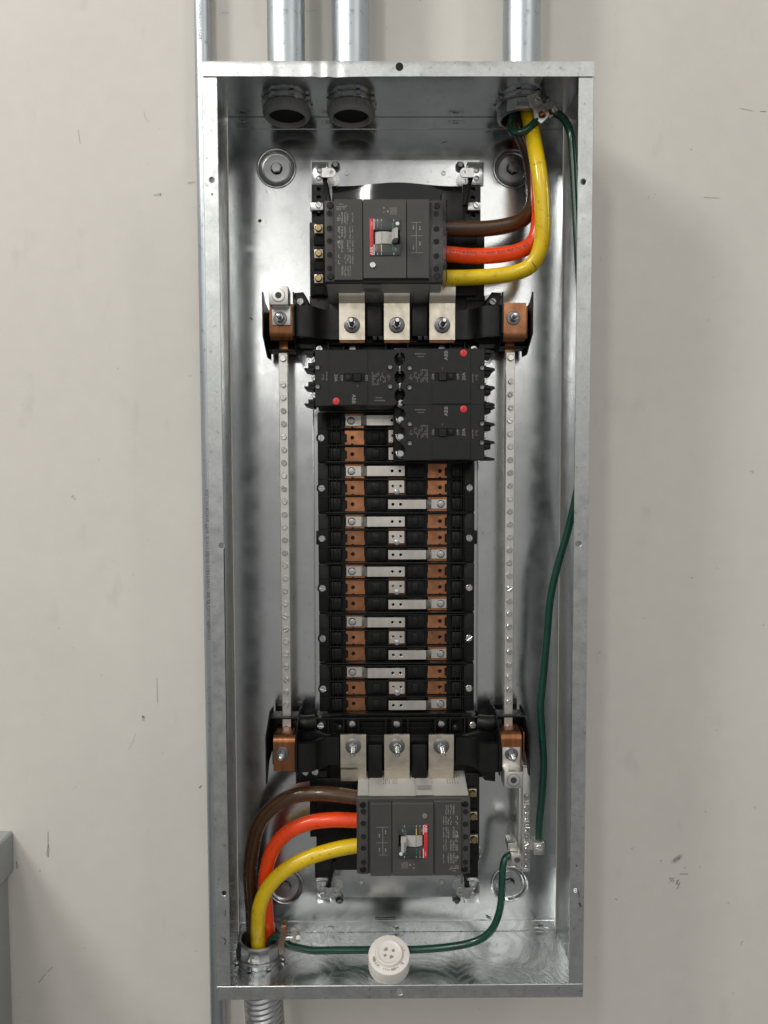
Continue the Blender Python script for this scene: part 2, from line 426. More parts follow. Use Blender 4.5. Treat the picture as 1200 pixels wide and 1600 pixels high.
# ================================================================== THE WALL
YW = 0.1555
b = BM(); qz(b, -4, 4, -3, 3, YW)
wall = tag(obj('wall', b, 'wall'), kind='structure')
def stroke(parent, pts, m, wpx=1.0, name='pencil_mark', Y=YW - .0004):
    b = BM(); p = [P(x, y, Y) for x, y in pts]
    for a, c in zip(p, p[1:]):
        d = (c - a); d.normalize(); n = Vector((-d.z, 0, d.x)) * (wpx / 1045 / 2)
        b.faces.new([b.verts.new(q) for q in (a + n, c + n, c - n, a - n)])
    o = obj(name, b, m, parent); return o
# handwritten measure and strokes
note = BM()
for pts in (((1045, 1373), (1049, 1371.5), (1047.5, 1374), (1050, 1376), (1046, 1378.5)), ((1054, 1371.8), (1050.5, 1372.5)), ((1050.5, 1372.5), (1051.5, 1375), (1053.5, 1376), (1051, 1379)),
            ((1059, 1375), (1057, 1378.5)), ((1061.5, 1374), (1055.5, 1382)), ((1059, 1379), (1058.5, 1382), (1062.5, 1381)), ((1062.5, 1378.5), (1060.5, 1384), (1058, 1389))):
    p = [P(x, y, YW - .0004) for x, y in pts]
    for a, c in zip(p, p[1:]):
        d = (c - a); d.normalize(); n = Vector((-d.z, 0, d.x)) * (0.9 / 1045 / 2)
        note.faces.new([note.verts.new(q) for q in (a + n, c + n, c - n, a - n)])
obj('pencil_note', note, 'pencil', wall)['label'] = 'handwritten 35 1/4 on the wall'
for pts, m, wd in ((((1062, 1365.5), (1075, 1365.8)), 'pencil', 1.2), (((1031, 1344.5), (1034, 1344.8)), 'pencil', 1.2), (((1137, 1409.5), (1139, 1412)), 'scuff', 2.2),
                   (((1158, 1477), (1158.5, 1472), (1162, 1471)), 'scuff', 1.4), (((112, 775), (115, 777)), 'scuff', 5), (((116, 779), (118, 781)), 'scuff', 3),
                   (((222, 1120), (224.5, 1119), (223.5, 1126)), 'scuff', 4), (((311, 1231.5), (315, 1227.5)), 'pencil', 2), (((75, 1300), (75, 1322), (73, 1335), (75.5, 1339), (76.5, 1325), (75, 1318)), 'pencil', 0.9),
                   (((82, 1511), (74, 1519)), 'pencil', 1), (((71, 1522), (67, 1527), (61, 1535)), 'pencil', 1.0), (((25.5, 1346), (27, 1353), (26, 1357)), 'pencil', 1.6), (((225, 174), (227, 184), (233, 190)), 'scuff', 1),
                   (((122, 202), (125, 224)), 'scuff', 1), (((240, 305), (252, 303)), 'scuff', 3), (((293, 286), (304, 284)), 'scuff', 2.5), (((250, 302), (251, 306)), 'pencil', 1.5), (((1156, 169), (1176, 173)), 'scuff', 0.9), (((1188, 174), (1197, 174)), 'pencil', 0.9),
                   (((1100, 308), (1124, 309)), 'scuff', 1.2), (((1013, 307.5), (1013.5, 308.5)), 'pencil', 1.2), (((1079, 233), (1082, 234)), 'pencil', 0.8), (((345, 20), (359, 20)), 'scuff', 0.9), (((478, 17), (497, 16.5)), 'scuff', 0.8),
                   (((212, 1147), (205, 1164), (200, 1172)), 'scuff', 0.6), (((245, 1060), (246, 1098)), 'scuff', 1.2), (((938, 401), (941, 408)), 'scuff', .8)):
    stroke(wall, pts, m, wd, 'pencil_mark' if m == 'pencil' else 'scuff_mark')

# grey cabinet against the wall, lower left
xr = P(20, 1330, YW - .002).x; zt = P(10, 1299, YW - .002).z; zl = P(18, 1368, YW - .002).z; xr2 = P(14.5, 1450, YW - .002).x
cab = thing('metal_cabinet', 'grey painted metal cabinet with stepped lid, cut off at the lower left edge', 'cabinet', (xr - .3, YW - .15, -1.2))
b = BM(); box(b, xr - .6, xr2, YW - .34, YW - .002, -1.4, zl + .002, .002); obj('body', b, 'cabinet_paint', cab)
b = BM(); prism(b, [(xr - .61, zt), (xr - .61, zl), (xr2 - .001, zl), (xr - .0005, zl + .008), (xr, zl + .011), (xr, zt - .003), (xr - .003, zt)], YW - .35, YW - .0015, 'xz', ch=.003); obj('lid', b, 'cabinet_paint', cab)

# ================================================================== THE ENCLOSURE
HX, HZ, YB = 0.254, 0.62976, 0.146; T = 0.0016
enc = thing('electrical_enclosure', 'open galvanized steel electrical panel box on beige wall', 'electrical panel', (0, YB, -HZ))
bosses = [(432, 263), (801, 263), (446, 1385), (796, 1381)]
bossp = [P(x, y, YB) for x, y in bosses]
b = BM()
prism(b, [(-HX + .0032, -HZ + .001), (HX - .0032, -HZ + .001), (HX - .0032, HZ - .001), (-HX + .0032, HZ - .001)], YB, YB + T, 'xz',
      holes=[circle(p.x, p.z, .0265, 32) for p in bossp] + [circle(P(406, 345, YB).x, P(406, 345, YB).z, .0026, 10)])
obj('back_panel', b, 'galv', enc)
for s in (-1, 1):
    b = BM(); box(b, s * HX, s * (HX - T), .0017, YB + T, -HZ + .0018, HZ - .0018, .0006); obj('side_panel', b, 'galv', enc)
# conduit entry holes in top / bottom panels
def entry(px, py, z):
    p = PZ(px, py, z); return p
cond_top = [(447, 156), (548, 156), (815, 156)]
ctop = [PZ(x, y, HZ) for x, y in cond_top]
YC = .101
ctx = [P(447, 50, YC).x, P(548, 50, YC).x, P(815, 50, YC).x]
cbx = PZ(407, 1495, -HZ).x; CBY = .090
def xy_panel(z0, z1, holes, name, m):
    b = BM(); prism(b, [(-HX, 0.0), (HX, 0.0), (HX, YB + T), (-HX, YB + T)], z0, z1, 'xy', holes=holes); obj(name, b, m, enc)
xy_panel(HZ, HZ - T, [circle(x, YC, .0262, 32) for x in ctx], 'top_panel', 'galv')
xy_panel(-HZ, -HZ + T, [circle(cbx, CBY, .0262, 32)], 'bottom_panel', 'galv_floor')
# rear weld flanges of the top and bottom panels
for s, row in ((1, ((380, 192), (515, 192), (713, 192), (852, 192))), (-1, ((518, 1448), (620, 1450), (845, 1447)))):
    b = BM(); z0, z1 = s * (HZ - T - .0003), s * (HZ - .019)
    hl = []
    for px, py in row:
        q = P(px, py, YB); hl.append([(q.x - .011, q.z - .0014), (q.x + .011, q.z - .0014), (q.x + .011, q.z + .0022), (q.x - .011, q.z + .0022)])
    o = [(-HX + .006, z0), (HX - .006, z0), (HX - .006, z1), (-HX + .006, z1)]
    prism(b, o, YB - .0019, YB - .0002, 'xz', holes=hl, ch=.0004); fl = obj('weld_flange', b, 'galv', enc)
    for px, py in row:
        q = P(px, py, YB); bb = BM(); box(bb, q.x - .0055, q.x + .004, YB - .0042, YB - .0008, q.z - .0012, q.z + .001, .0005); obj('weld_tab', bb, 'bright', fl)
# front lips
FW = .0195
def lip(name, x0, z0, x1, z1, y0, holes):
    b = BM(); prism(b, rrect(x0, z0, x1, z1, .0016), y0, y0 + .0016, 'xz', holes=[circle(P(x, y, 0).x, P(x, y, 0).z, r, 14) for x, y, r in holes], ch=.0006)
    return obj(name, b, 'flange', enc)
lip('side_lip', -HX - .0002, -HZ + FW + .0004, -HX + FW, HZ - FW - .0008, .0001, ((331, 281, .0034), (346, 853, .0038), (350, 1396, .0034)))
lip('side_lip', HX + .0002, -HZ + FW + .0004, HX - FW, HZ - FW - .0008, .0001, ((911.5, 284, .0036), (904, 850, .0038), (899, 1391, .0030)))
lip('bottom_lip', -HX, -HZ, HX, -HZ + FW, -.0008, ((625, 1549, .0048),))
# the top lip is dented: a fine grid, then pushed about
def dent(x, z):
    d = 0
    for px, a, wd in ((489, .0016, .010), (500, -.0012, .006), (512, .0015, .006), (525, -.0010, .008), (455, .0006, .02), (423, .0008, .008)):
        cx = P(px, 105, 0).x; d += a * math.exp(-((x - cx) / wd) ** 2) * (0.4 + 0.6 * (HZ - z) / FW)
    return d
b = BM(); nx = 200; nz = 5; G = []
for i in range(nx + 1):
    x = -HX + 2 * HX * i / nx; col = []
    for k in range(nz + 1):
        f = k / nz; z = HZ - FW * f; y = -.0012 - dent(x, z)
        if k == 0: y += .0010
        sag = -.0012 * math.exp(-((x - P(500, 105, 0).x) / .05) ** 2) * f
        col.append(b.verts.new((x, y, z + sag)))
    zz = HZ - FW; sag = -.0012 * math.exp(-((x - P(500, 105, 0).x) / .05) ** 2)
    col.append(b.verts.new((x, .0006 - dent(x, zz), zz + sag + .0003)))
    G.append(col)
hole = P(624, 105, 0)
for i in range(nx):
    for k in range(nz + 1):
        b.faces.new((G[i][k], G[i + 1][k], G[i + 1][k + 1], G[i][k + 1]))
tl = obj('top_lip', b, 'flange', enc, angle=60)
b = BM(); cyl(b, (hole.x, -.0018, hole.z), 'y', .0050, -.0002, .0006, 20); obj('hole', b, 'shadow_gap', tl)
# pressed mounting bosses with bolts
hexM = hw_hex(.0082, .0065, 'zinc')
for p in bossp:
    b = BM(); lathe(b, [(.0300, .0), (.0292, -.0013), (.0275, -.0016), (.0262, -.0006), (.0250, .0016), (.0232, .0034), (.0222, .0038), (0, .0038)], (p.x, YB, p.z), 'y', 40, close=False)
    o = obj('mounting_boss', b, 'galv', enc, angle=50)
    b = BM(); lathe(b, [(.0202, 0), (.0202, -.0020), (.0192, -.0028), (.009, -.0026), (.009, 0)], (p.x, YB + .0037, p.z), 'y', 32); obj('washer', b, 'zinc', o)
    inst('bolt', hexM, o, (p.x, YB + .0012, p.z), rot=(0, random.uniform(0, 1), 0))
# grime marks on the metal
for pts, Y, wpx in ((((900, 1352), (902, 1354)), -.0003, 3), (((905, 1411), (908, 1417)), -.0003, 4), (((903, 1392), (906, 1403)), -.0003, 1.5), (((330, 303), (333, 304)), -.0003, 4), (((351, 1476), (353, 1470), (350, 1466)), -.0003, 2), (((352, 1430), (352, 1422)), -.0003, 1.5),
                    (((391, 497), (395, 499)), YB - .0004, 3), (((586, 1436), (603, 1437), (618, 1436)), YB - .0024, 3), (((760, 1433), (768, 1436)), YB - .0024, 3), (((691, 223), (698, 221)), YB - .0004, 1.2)):
    bb = BM(); p = [P(x, y, Y) for x, y in pts]
    for a, c in zip(p, p[1:]):
        d = (c - a); d.normalize(); n = Vector((-d.z, 0, d.x)) * (wpx / 1100 / 2); bb.faces.new([bb.verts.new(q) for q in (a + n, c + n * .4, c - n * .7, a - n * .6)])
    obj('grime_mark', bb, 'grime', enc)

# ================================================================== CONDUITS
RC = .0268
def conduit(name, label, x, y, z0, z1, r, group=None, m='emt', seg=40):
    t = thing(name, label, 'conduit', (x, y, z0), group)
    b = BM(); lathe(b, [(r - .002, z0), (r, z0), (r, z1), (r - .002, z1), (r - .002, z0)], (x, y, 0), 'z', seg, close=False); obj('tube', b, m, t)
    return t
labs = ['wide silver metal conduit entering the box top, leftmost of three', 'wide silver metal conduit entering the box top, middle of three', 'wide silver metal conduit entering the box top at right, above yellow cable']
for x, lb in zip(ctx, labs):
    t = conduit('metal_conduit', lb, x, YC, HZ + .0005, HZ + .6, RC, 'wide conduits above the box')
    b = BM(); lathe(b, [(RC + .0003, .0), (RC + .0085, .0), (RC + .0085, .003), (RC + .003, .0045), (RC + .0003, .0075)], (x, YC, HZ + .0006), 'z', 36); obj('connector_shoulder', b, 'zinc', t)
rl = P(316.5, 50, .139).x
R3 = .0117
t = conduit('thin_conduit', 'thin silver metal conduit running down the wall along the box left side', rl, .139, -1.2, 1.4, R3, m='emt', seg=28)
# print along the thin conduit
for s, py in (('CUMBERLAND TUBE  WESTERN TUBE 11916  EMT MADE IN USA', 1000), ('EMT CONDUIT', 62)):
    tb = text_bm(s, .0072, 'LEFT', 1.12)
    z0 = P(318, py, .128).z
    for v in tb.verts:
        u, q = v.co.x, v.co.y
        a = (-q) / R3 - .10
        v.co = Vector((rl + (R3 + .00025) * math.sin(a * -1 - .0) * -1, .139 - (R3 + .00025) * math.cos(a), z0 + u))
    b = BM(); join(b, tb); obj('conduit_print', b, 'print_dark', t)
# spiral flexible conduit at the bottom
t = thing('flexible_conduit', 'ribbed flexible metal conduit hanging below the box, bottom left', 'conduit', (cbx, CBY, -HZ - .3))
b = BM(); prof = []; z = -HZ - .001; k = 0
while z > -HZ - .3:
    prof += [(.0258, z), (.0285, z - .0016), (.0290, z - .0036), (.0282, z - .0056), (.0258, z - .0070)]; z -= .0082
lathe(b, prof, (0, 0, 0), 'z', 40, close=False)
for v in b.verts:
    hz = v.co.z + HZ; v.co.z += (v.co.x * .16) * min(1, -hz / .02) if hz < 0 else 0
    v.co.x += cbx + (.055 * max(0, -hz)) ; v.co.y += CBY
obj('ribbed_tube', b, 'zinc', t, angle=80)

# bushings on the two empty conduits
def notched(bm, x, y, z0, z1, r0, r1, n=8):
    lathe(bm, [(r0, z0), (r1, z0), (r1, z1), (r0, z1), (r0, z0)], (x, y, 0), 'z', n, close=False)
blabs = ['empty grey plastic conduit bushing hanging inside box top, left one', 'empty grey plastic conduit bushing inside box top, right of its twin']
for x, lb in zip(ctx[:2], blabs):
    t = thing('conduit_bushing', lb, 'bushing', (x, YC, HZ - .045), 'empty bushings in the top of the box')
    b = BM(); zt_ = HZ - T - .0002
    lathe(b, [(.026, zt_), (.0345, zt_), (.0352, zt_ - .002), (.0352, zt_ - .0065), (.033, zt_ - .008), (.026, zt_ - .008)], (x, YC, 0), 'z', 12); 
    for k in range(8):
        a = k * PI / 4 + .3; box(b, x + .034 * math.cos(a) - .002, x + .034 * math.cos(a) + .004, YC + .034 * math.sin(a) - .003, YC + .034 * math.sin(a) + .003, zt_ - .006, zt_ - .001, .0006)
    obj('locknut', b, 'zinc', t)
    b = BM(); z1 = zt_ - .0085
    lathe(b, [(.0262, z1 + .02), (.0262, z1), (.0330, z1), (.0332, z1 - .0085), (.0320, z1 - .0125), (.0295, z1 - .0148), (.0270, z1 - .0148), (.0255, z1 - .0125), (.0255, z1 + .05), (.0262, z1 + .05)], (x, YC, 0), 'z', 40, close=False)
    for k in range(16):
        a = k * PI / 8; t2 = BM(); box(t2, .0325, .0342, -.0042, .0042, z1 - .0088, z1 - .001, .0006); t2.transform(Matrix.Translation((x, YC, 0)) @ Matrix.Rotation(a, 4, 'Z')); join(b, t2)
    obj('collar', b, 'bushing', t)
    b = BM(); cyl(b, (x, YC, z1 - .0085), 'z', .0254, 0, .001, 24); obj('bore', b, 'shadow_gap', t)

def ground_bushing(name, label, x, y, z, s, hh):
    """s=-1 hangs from the top panel, s=+1 stands on the bottom panel"""
    t = thing(name, label, 'bushing', (x, y, z))
    b = BM(); lathe(b, [(.026, z), (.0362, z), (.0366, z + s * .002), (.0366, z + s * .006), (.034, z + s * .0078), (.026, z + s * .0078)], (x, y, 0), 'z', 12)
    for k in range(8):
        a = k * PI / 4 + .5; t2 = BM(); box(t2, .034, .0395, -.0035, .0035, min(z + s * .001, z + s * .0058), max(z + s * .001, z + s * .0058), .0007); t2.transform(Matrix.Translation((x, y, 0)) @ Matrix.Rotation(a, 4, 'Z')); join(b, t2)
    obj('locknut', b, 'zinc', t)
    z1 = z + s * .0085; b = BM()
    lathe(b, [(.0285, z1), (.0338, z1), (.0344, z1 + s * .003), (.0344, z1 + s * (hh - .005)), (.0336, z1 + s * (hh - .0015)), (.0312, z1 + s * hh), (.0290, z1 + s * hh), (.0280, z1 + s * (hh - .002)), (.0270, z1), (.0262, z1 - s * .03)], (x, y, 0), 'z', 14, .1, close=False)
    obj('collar', b, 'zinc', t, angle=20)
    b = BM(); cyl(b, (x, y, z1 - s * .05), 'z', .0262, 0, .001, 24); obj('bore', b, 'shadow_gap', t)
    sm = hw_cross(.0032, .0035, 'bright')
    inst('set_screw', sm, t, (x - .010, y - .0335, z1 + s * .009))
    return t
gb1 = ground_bushing('grounding_bushing', 'zinc grounding bushing with lug, yellow cable leaving it, box top right', ctx[2], YC, HZ - T - .0002, -1, .017)
gb2 = ground_bushing('grounding_bushing', 'zinc grounding bushing standing in bottom left corner around cables', cbx, CBY, -HZ + T + .0002, 1, .0215)
# lug of the upper bushing
def pix_plate(bm, pts, Y, th, holes=()):
    prism(bm, [(P(x, y, Y).x, P(x, y, Y).z) for x, y in pts], Y, Y + th, 'xz', holes=[circle(P(x, y, Y).x, P(x, y, Y).z, r, 12) for x, y, r in holes], ch=.0004)
b = BM(); pix_plate(b, ((824, 149), (841, 144), (851, 166), (840, 172), (835, 178)), .0655, .0025); lg = obj('lug', b, 'alu', gb1)
b = BM(); pix_plate(b, ((833, 168), (847, 163), (857, 169), (859, 181), (846, 193), (836, 186)), .0600, .010, ((847, 179, .0052),)); obj('wire_clamp', b, 'bright', gb1)
b = BM(); pix_plate(b, ((849, 162), (866, 158), (876, 171), (859, 185), (855, 174)), .0660, .0030); obj('clamp_arm', b, 'alu', gb1)
inst('screw', hw_slotted(.0044, .004, 'bright'), gb1, P(839, 155, .0652), rot=(0, .5, .2))
inst('screw', hw_slotted(.0042, .006, 'bright'), gb1, P(865, 173, .0658), rot=(.3, .9, .3))
b = BM(); tube(b, [P(838, 187, .0645), P(845, 180, .064), P(856, 175, .063), P(868, 176, .067)], .0034, 10); obj('bare_strands', b, 'copper', gb1)
# lug of the lower bushing
b = BM(); pix_plate(b, ((436, 1492), (443, 1490), (444, 1476), (449, 1452), (446, 1446), (439, 1447), (438, 1462), (434, 1474)), .0560, .014); obj('lug', b, 'lug_bronze', gb2)
b = BM(); pix_plate(b, ((439, 1449), (446, 1448), (448.5, 1455), (445, 1458), (440, 1455)), .0545, .016); obj('lug_tip', b, 'copper', gb2)
q0, q1 = P(445, 1465, .062), P(468, 1464.5, .062)
b = BM(); tube(b, [q0, q1], .0038, 14, smooth=0); cyl(b, P(463.5, 1464.5, .062), 'x', .0054, 0, .005, 6); obj('bolt', b, 'bright', gb2)
b = BM(); pix_plate(b, ((457, 1473), (461.5, 1473), (463, 1452), (459, 1451)), .0570, .009); obj('clamp_plate', b, 'tin', gb2)

# ================================================================== PANEL INTERIOR (pan, bus modules, straps)
YS = .110       # face of tin straps
YCU = .117      # face of copper
xa, xb2, za, zb2 = rect(490, 250, 747, 1402, .128)
inn = thing('panel_interior', 'black bus bar assembly with copper and tin straps on silver pan, box centre', 'bus bar', ((xa + xb2) / 2, .13, za))
b = BM()
prism(b, [(xa, za), (xb2, za), (xb2, zb2), (xa, zb2)], .1285, .1300, 'xz')
box(b, xa, xa + .0015, .122, .1284, za + .25, zb2 - .23, .0003); box(b, xb2 - .0015, xb2, .122, .1284, za + .25, zb2 - .23, .0003)
obj('pan', b, 'galv', inn)

# --- bus modules, built locally round the module centre (row 2)
zr = [P(620, y, YS).z for y in (657, 736, 815, 893, 972, 1051)]
pitch = (zr[0] - zr[-1]) / 5
x0m = P(620, 850, YS).x
def mx(px): return P(px, 850, YS).x - x0m
rowd = P(620, 850, YS).z - P(620, 875.7, YS).z          # row spacing
def module_mesh():
    b = BM(); h = pitch / 2 - .0004
    xl, xr_ = mx(497), mx(742)
    box(b, xl, xr_, .1205, .1278, -h, h)                                   # floor
    # outer rails and inner walls
    for s in (-1, 1):
        xo = xl if s < 0 else xr_; f = -s
        box(b, xo, xo + f * .016, .1150, .1205, -h + .001, h - .001, .001)
        box(b, xo + f * .0172, xo + f * .0180, .1100, .1205, -h, h)
        for k in (-1, 0, 1):
            box(b, xo + f * .0185, xo + f * .034, .1120, .1205, k * rowd - rowd * .36, k * rowd + rowd * .36, .001)
        for k in (-.5, .5):
            box(b, xo + f * .001, xo + f * .0165, .1130, .1205, k * rowd * 1.1 - .0006, k * rowd * 1.1 + .0006)
    # dividers between poles and raised centre blocks
    for k in (-.5, .5):
        box(b, xl + .016, xr_ - .016, .1085, .1205, k * rowd - .0007, k * rowd + .0007, .0003)
    box(b, xl + .012, xr_ - .012, .1030, .1205, -h, -h + .0016, .0004)
    box(b, xl + .012, xr_ - .012, .1050, .1205, h - .0016, h, .0004)
    for px0, px1 in ((573, 604), (636, 664)):
        for k in (-1, 0, 1):
            box(b, mx(px0), mx(px1), .1145 + (.002 if k == 0 else 0), .1205, k * rowd - rowd * .4, k * rowd + rowd * .4, .001)
            box(b, mx(px0 + 8), mx(px1 - 10), .1125, .1150, k * rowd - rowd * .25, k * rowd + rowd * .3, .001)
    # small ribs / clips
    for px in (520, 527, 712, 720):
        box(b, mx(px) - .0004, mx(px) + .0004, .1085, .1205, -h + .006, h - .006)
    return finish(b, 'bus_module', 'black')
def copper_mesh(px0, px1, notch, bare):
    b = BM(); xa_, xb_ = mx(px0), mx(px1); hh = rowd * .44; cx = mx(551 if notch < 0 else 688)
    q = .003
    out = [(xa_, -hh), (xb_, -hh), (xb_, -hh * .3), (xb_ - q * .3, -hh * .2), (xb_ - q * .3, hh * .8), (xb_, hh), (xa_, hh), (xa_, hh * .55), (xa_ + q, hh * .4), (xa_ + q, -hh * .6), (xa_, -hh * .7)]
    if notch > 0: out = [(xa_ + xb_ - a, c) for a, c in out][::-1]
    hs = [circle(cx, 0, .0027, 14)] if bare else []
    prism(b, out, YCU, YCU + .0034, 'xz', holes=hs, ch=.0004)
    return finish(b, 'copper_plate', 'copper')
def strap_mesh(s):
    """tin strap from the bus (s=-1 left, +1 right) rising to the centre stab"""
    b = BM(); hh = .0076 if s < 0 else .0070
    X = lambda px: mx(px) if s < 0 else mx(1240 - px - 1)
    prof = [(X(541), YCU - .0022), (X(565), YCU - .0022), (X(574), YS - .003), (X(632), YS - .003)]
    back = [(x, y + .0021) for x, y in prof]
    if s < 0: hb = [(X(613), 0), (X(625), 0)]
    else: hb = [(X(613), 0), (X(625), 0)]
    # flat raised part with holes as a plate, foot and ramp as prism
    x1, x2 = X(573.5), X(632.5); xa_, xb_ = min(x1, x2), max(x1, x2)
    prism(b, rrect(xa_, -hh, xb_, hh, .0006, 1), YS - .003, YS - .0009, 'xz', holes=[circle(a, c, .0021, 12) for a, c in hb], ch=.0003)
    seg = [(X(541), YCU - .0023), (X(564.5), YCU - .0023), (X(573.3), YS - .0029), (X(573.3), YS - .0009), (X(564.5), YCU - .0002), (X(541), YCU - .0002)]
    prism(b, seg, -hh * .96, hh * .96, 'xy')
    return finish(b, 'bus_strap', 'tin_strap', 25)
def stab_mesh():
    b = BM(); x0, x1 = mx(607.5), mx(632)
    prism(b, rrect(x0, -rowd * .36, x1, rowd * .40, .0008, 1), YS + .0005, YS + .0028, 'xz', holes=[circle(mx(614), rowd * .06, .0019, 12), circle(mx(626), rowd * .06, .0019, 12)], ch=.0003)
    return finish(b, 'centre_stab', 'tin_strap')
def backcu_mesh():
    b = BM(); x0, x1 = mx(606), mx(634)
    prism(b, [(x0, -rowd * .46), (x1, -rowd * .46), (x1, rowd * .62), (x0, rowd * .62)], YS + .0030, YS + .0052, 'xz', ch=.0003); return finish(b, 'centre_bus', 'copper_dark')
MOD = module_mesh(); CUL = copper_mesh(539, 570, -1, True); CULs = copper_mesh(539, 570, -1, False); CUR = copper_mesh(668, 699, 1, True); CURs = copper_mesh(668, 699, 1, False)
STL, STR, STAB, BCU = strap_mesh(-1), strap_mesh(1), stab_mesh(), backcu_mesh()
RIV = BM(); lathe(RIV, [(.0058, 0), (.0058, -.0012), (.0046, -.0026), (0, -.0034)], (0, 0, 0), 'y', 20); RIV = finish(RIV, 'strap_bolt', 'zinc')
RIV2 = BM(); lathe(RIV2, [(.0042, 0), (.0042, -.0008), (.003, -.0014), (0, -.0016)], (0, 0, 0), 'y', 16); RIV2 = finish(RIV2, 'rivet', 'zinc')
HOLE = BM(); cyl(HOLE, (0, 0, 0), 'y', .0024, -.0006, .0004, 12); HOLE = finish(HOLE, 'half_hole', 'shadow_gap')
SC_PAN = hw_slotted(.0052, .004, 'bright')
WASH = BM(); lathe(WASH, [(.0078, 0), (.0078, -.001), (.004, -.001)], (0, 0, 0), 'y', 20); WASH = finish(WASH, 'washer', 'black')
for k, zz in enumerate(zr):
    zc = zz - rowd
    m_ = inst('bus_module', MOD, inn, (x0m, 0, zc))
    L_ = lambda n, me, x=0, y=0, z=0, r=(0, 0, 0): inst(n, me, m_, (x, y, z), local=True, rot=r)
    for r in (1, 0, -1):
        L_('copper_plate', CULs if r == 1 else CUL, z=r * rowd)
        if k > 0 or r != 1: L_('copper_plate', CURs if r == -1 else CUR, z=r * rowd)
        if r != -1:
            L_('half_hole', HOLE, mx(551), YCU - .0008, (r - .5) * rowd + .0012); L_('half_hole', HOLE, mx(688), YCU - .0008, (r - .5) * rowd + .0012)
    L_('bus_strap', STL, z=rowd + .0002); L_('strap_bolt', RIV, mx(549.5), YCU - .0023, rowd)
    if k > 0: L_('bus_strap', STR, z=-rowd); L_('strap_bolt', RIV, mx(689), YCU - .0023, -rowd)
    L_('centre_bus', BCU); L_('centre_stab', STAB, z=.001); L_('rivet', RIV2, mx(620), YS + .0003, -rowd * .26)
    if k == 0: L_('centre_stab', STAB, z=-rowd)
    for px in (503, 733.5):
        L_('washer', WASH, mx(px), .1150, -.0006); L_('screw', SC_PAN, mx(px), .1150, -.0006, r=(0, random.uniform(0, 3), 0))
    if k == 2:
        for px0, px1 in ((493.5, 500), (738, 746)):
            bb = BM(); box(bb, mx(px0), mx(px1), .1165, .1262, -.010, .0105, .0006); obj('side_clip', bb, 'black', m_, local=True)

# --- the part under the branch breakers and end caps
xa_, xb_, z1_, z2_ = rect(497, 545, 742, 640, .118)
b = BM(); box(b, xa_, xb_, .1195, .1278, zr[0] + rowd * .62, z2_, .001)
obj('upper_base', b, 'black', inn)
def end_cap(ytop, ybot, screws, flip):
    xa, xb, za, zb = rect(491, ytop, 748, ybot, .112)
    b = BM(); box(b, xa + .004, xb - .004, .116, .1278, za, zb)                         # floor
    pts = []
    for s in (1,):
        box(b, xa + .006, xb - .006, .102, .116, zb - .0022, zb, .0006); box(b, xa + .002, xb - .002, .102, .116, za, za + .0022, .0006)
    for px in (513, 537, 560, 603, 637, 680, 703, 726):
        x = P(px, (ytop + ybot) / 2, .105).x; box(b, x - .0011, x + .0011, .1022, .116, za + .001, zb - .001)
    for px in (502, 550, 620, 690, 739):
        x = P(px, (ytop + ybot) / 2, .108).x; box(b, x - .0085, x + .0085, .108, .116, za + .002, zb - .002, .001)
    for z in (.35, .62):
        box(b, xa + .03, xb - .03, .111, .116, za + (zb - za) * z - .001, za + (zb - za) * z + .001)
    c = obj('end_cap', b, 'black', inn)
    for k, (px, py) in enumerate(screws):
        p = P(px, py, .1075); inst('screw', SC_PAN if k in (0, 4) else RIV, c, p, rot=(0, random.uniform(0, 3), 0))
    for px in (531, 711):
        p = P(px, (ytop + ybot) / 2 + 2, .108); bb = BM(); lathe(bb, [(.0048, 0), (.0048, .006), (.0026, .006), (.0026, 0), (.0048, 0)], (p.x, p.y - .004, p.z), 'y', 16, close=False); obj('boss', bb, 'black', c)
        p.y += .002; inst('rivet', RIV2, c, p)
end_cap(535, 566, ((499, 546), (551, 545), (620, 551), (690, 545), (740, 546)), False)
end_cap(1118, 1147, ((501, 1133), (550.5, 1131), (620, 1131), (689.5, 1131), (738.5, 1132)), True)

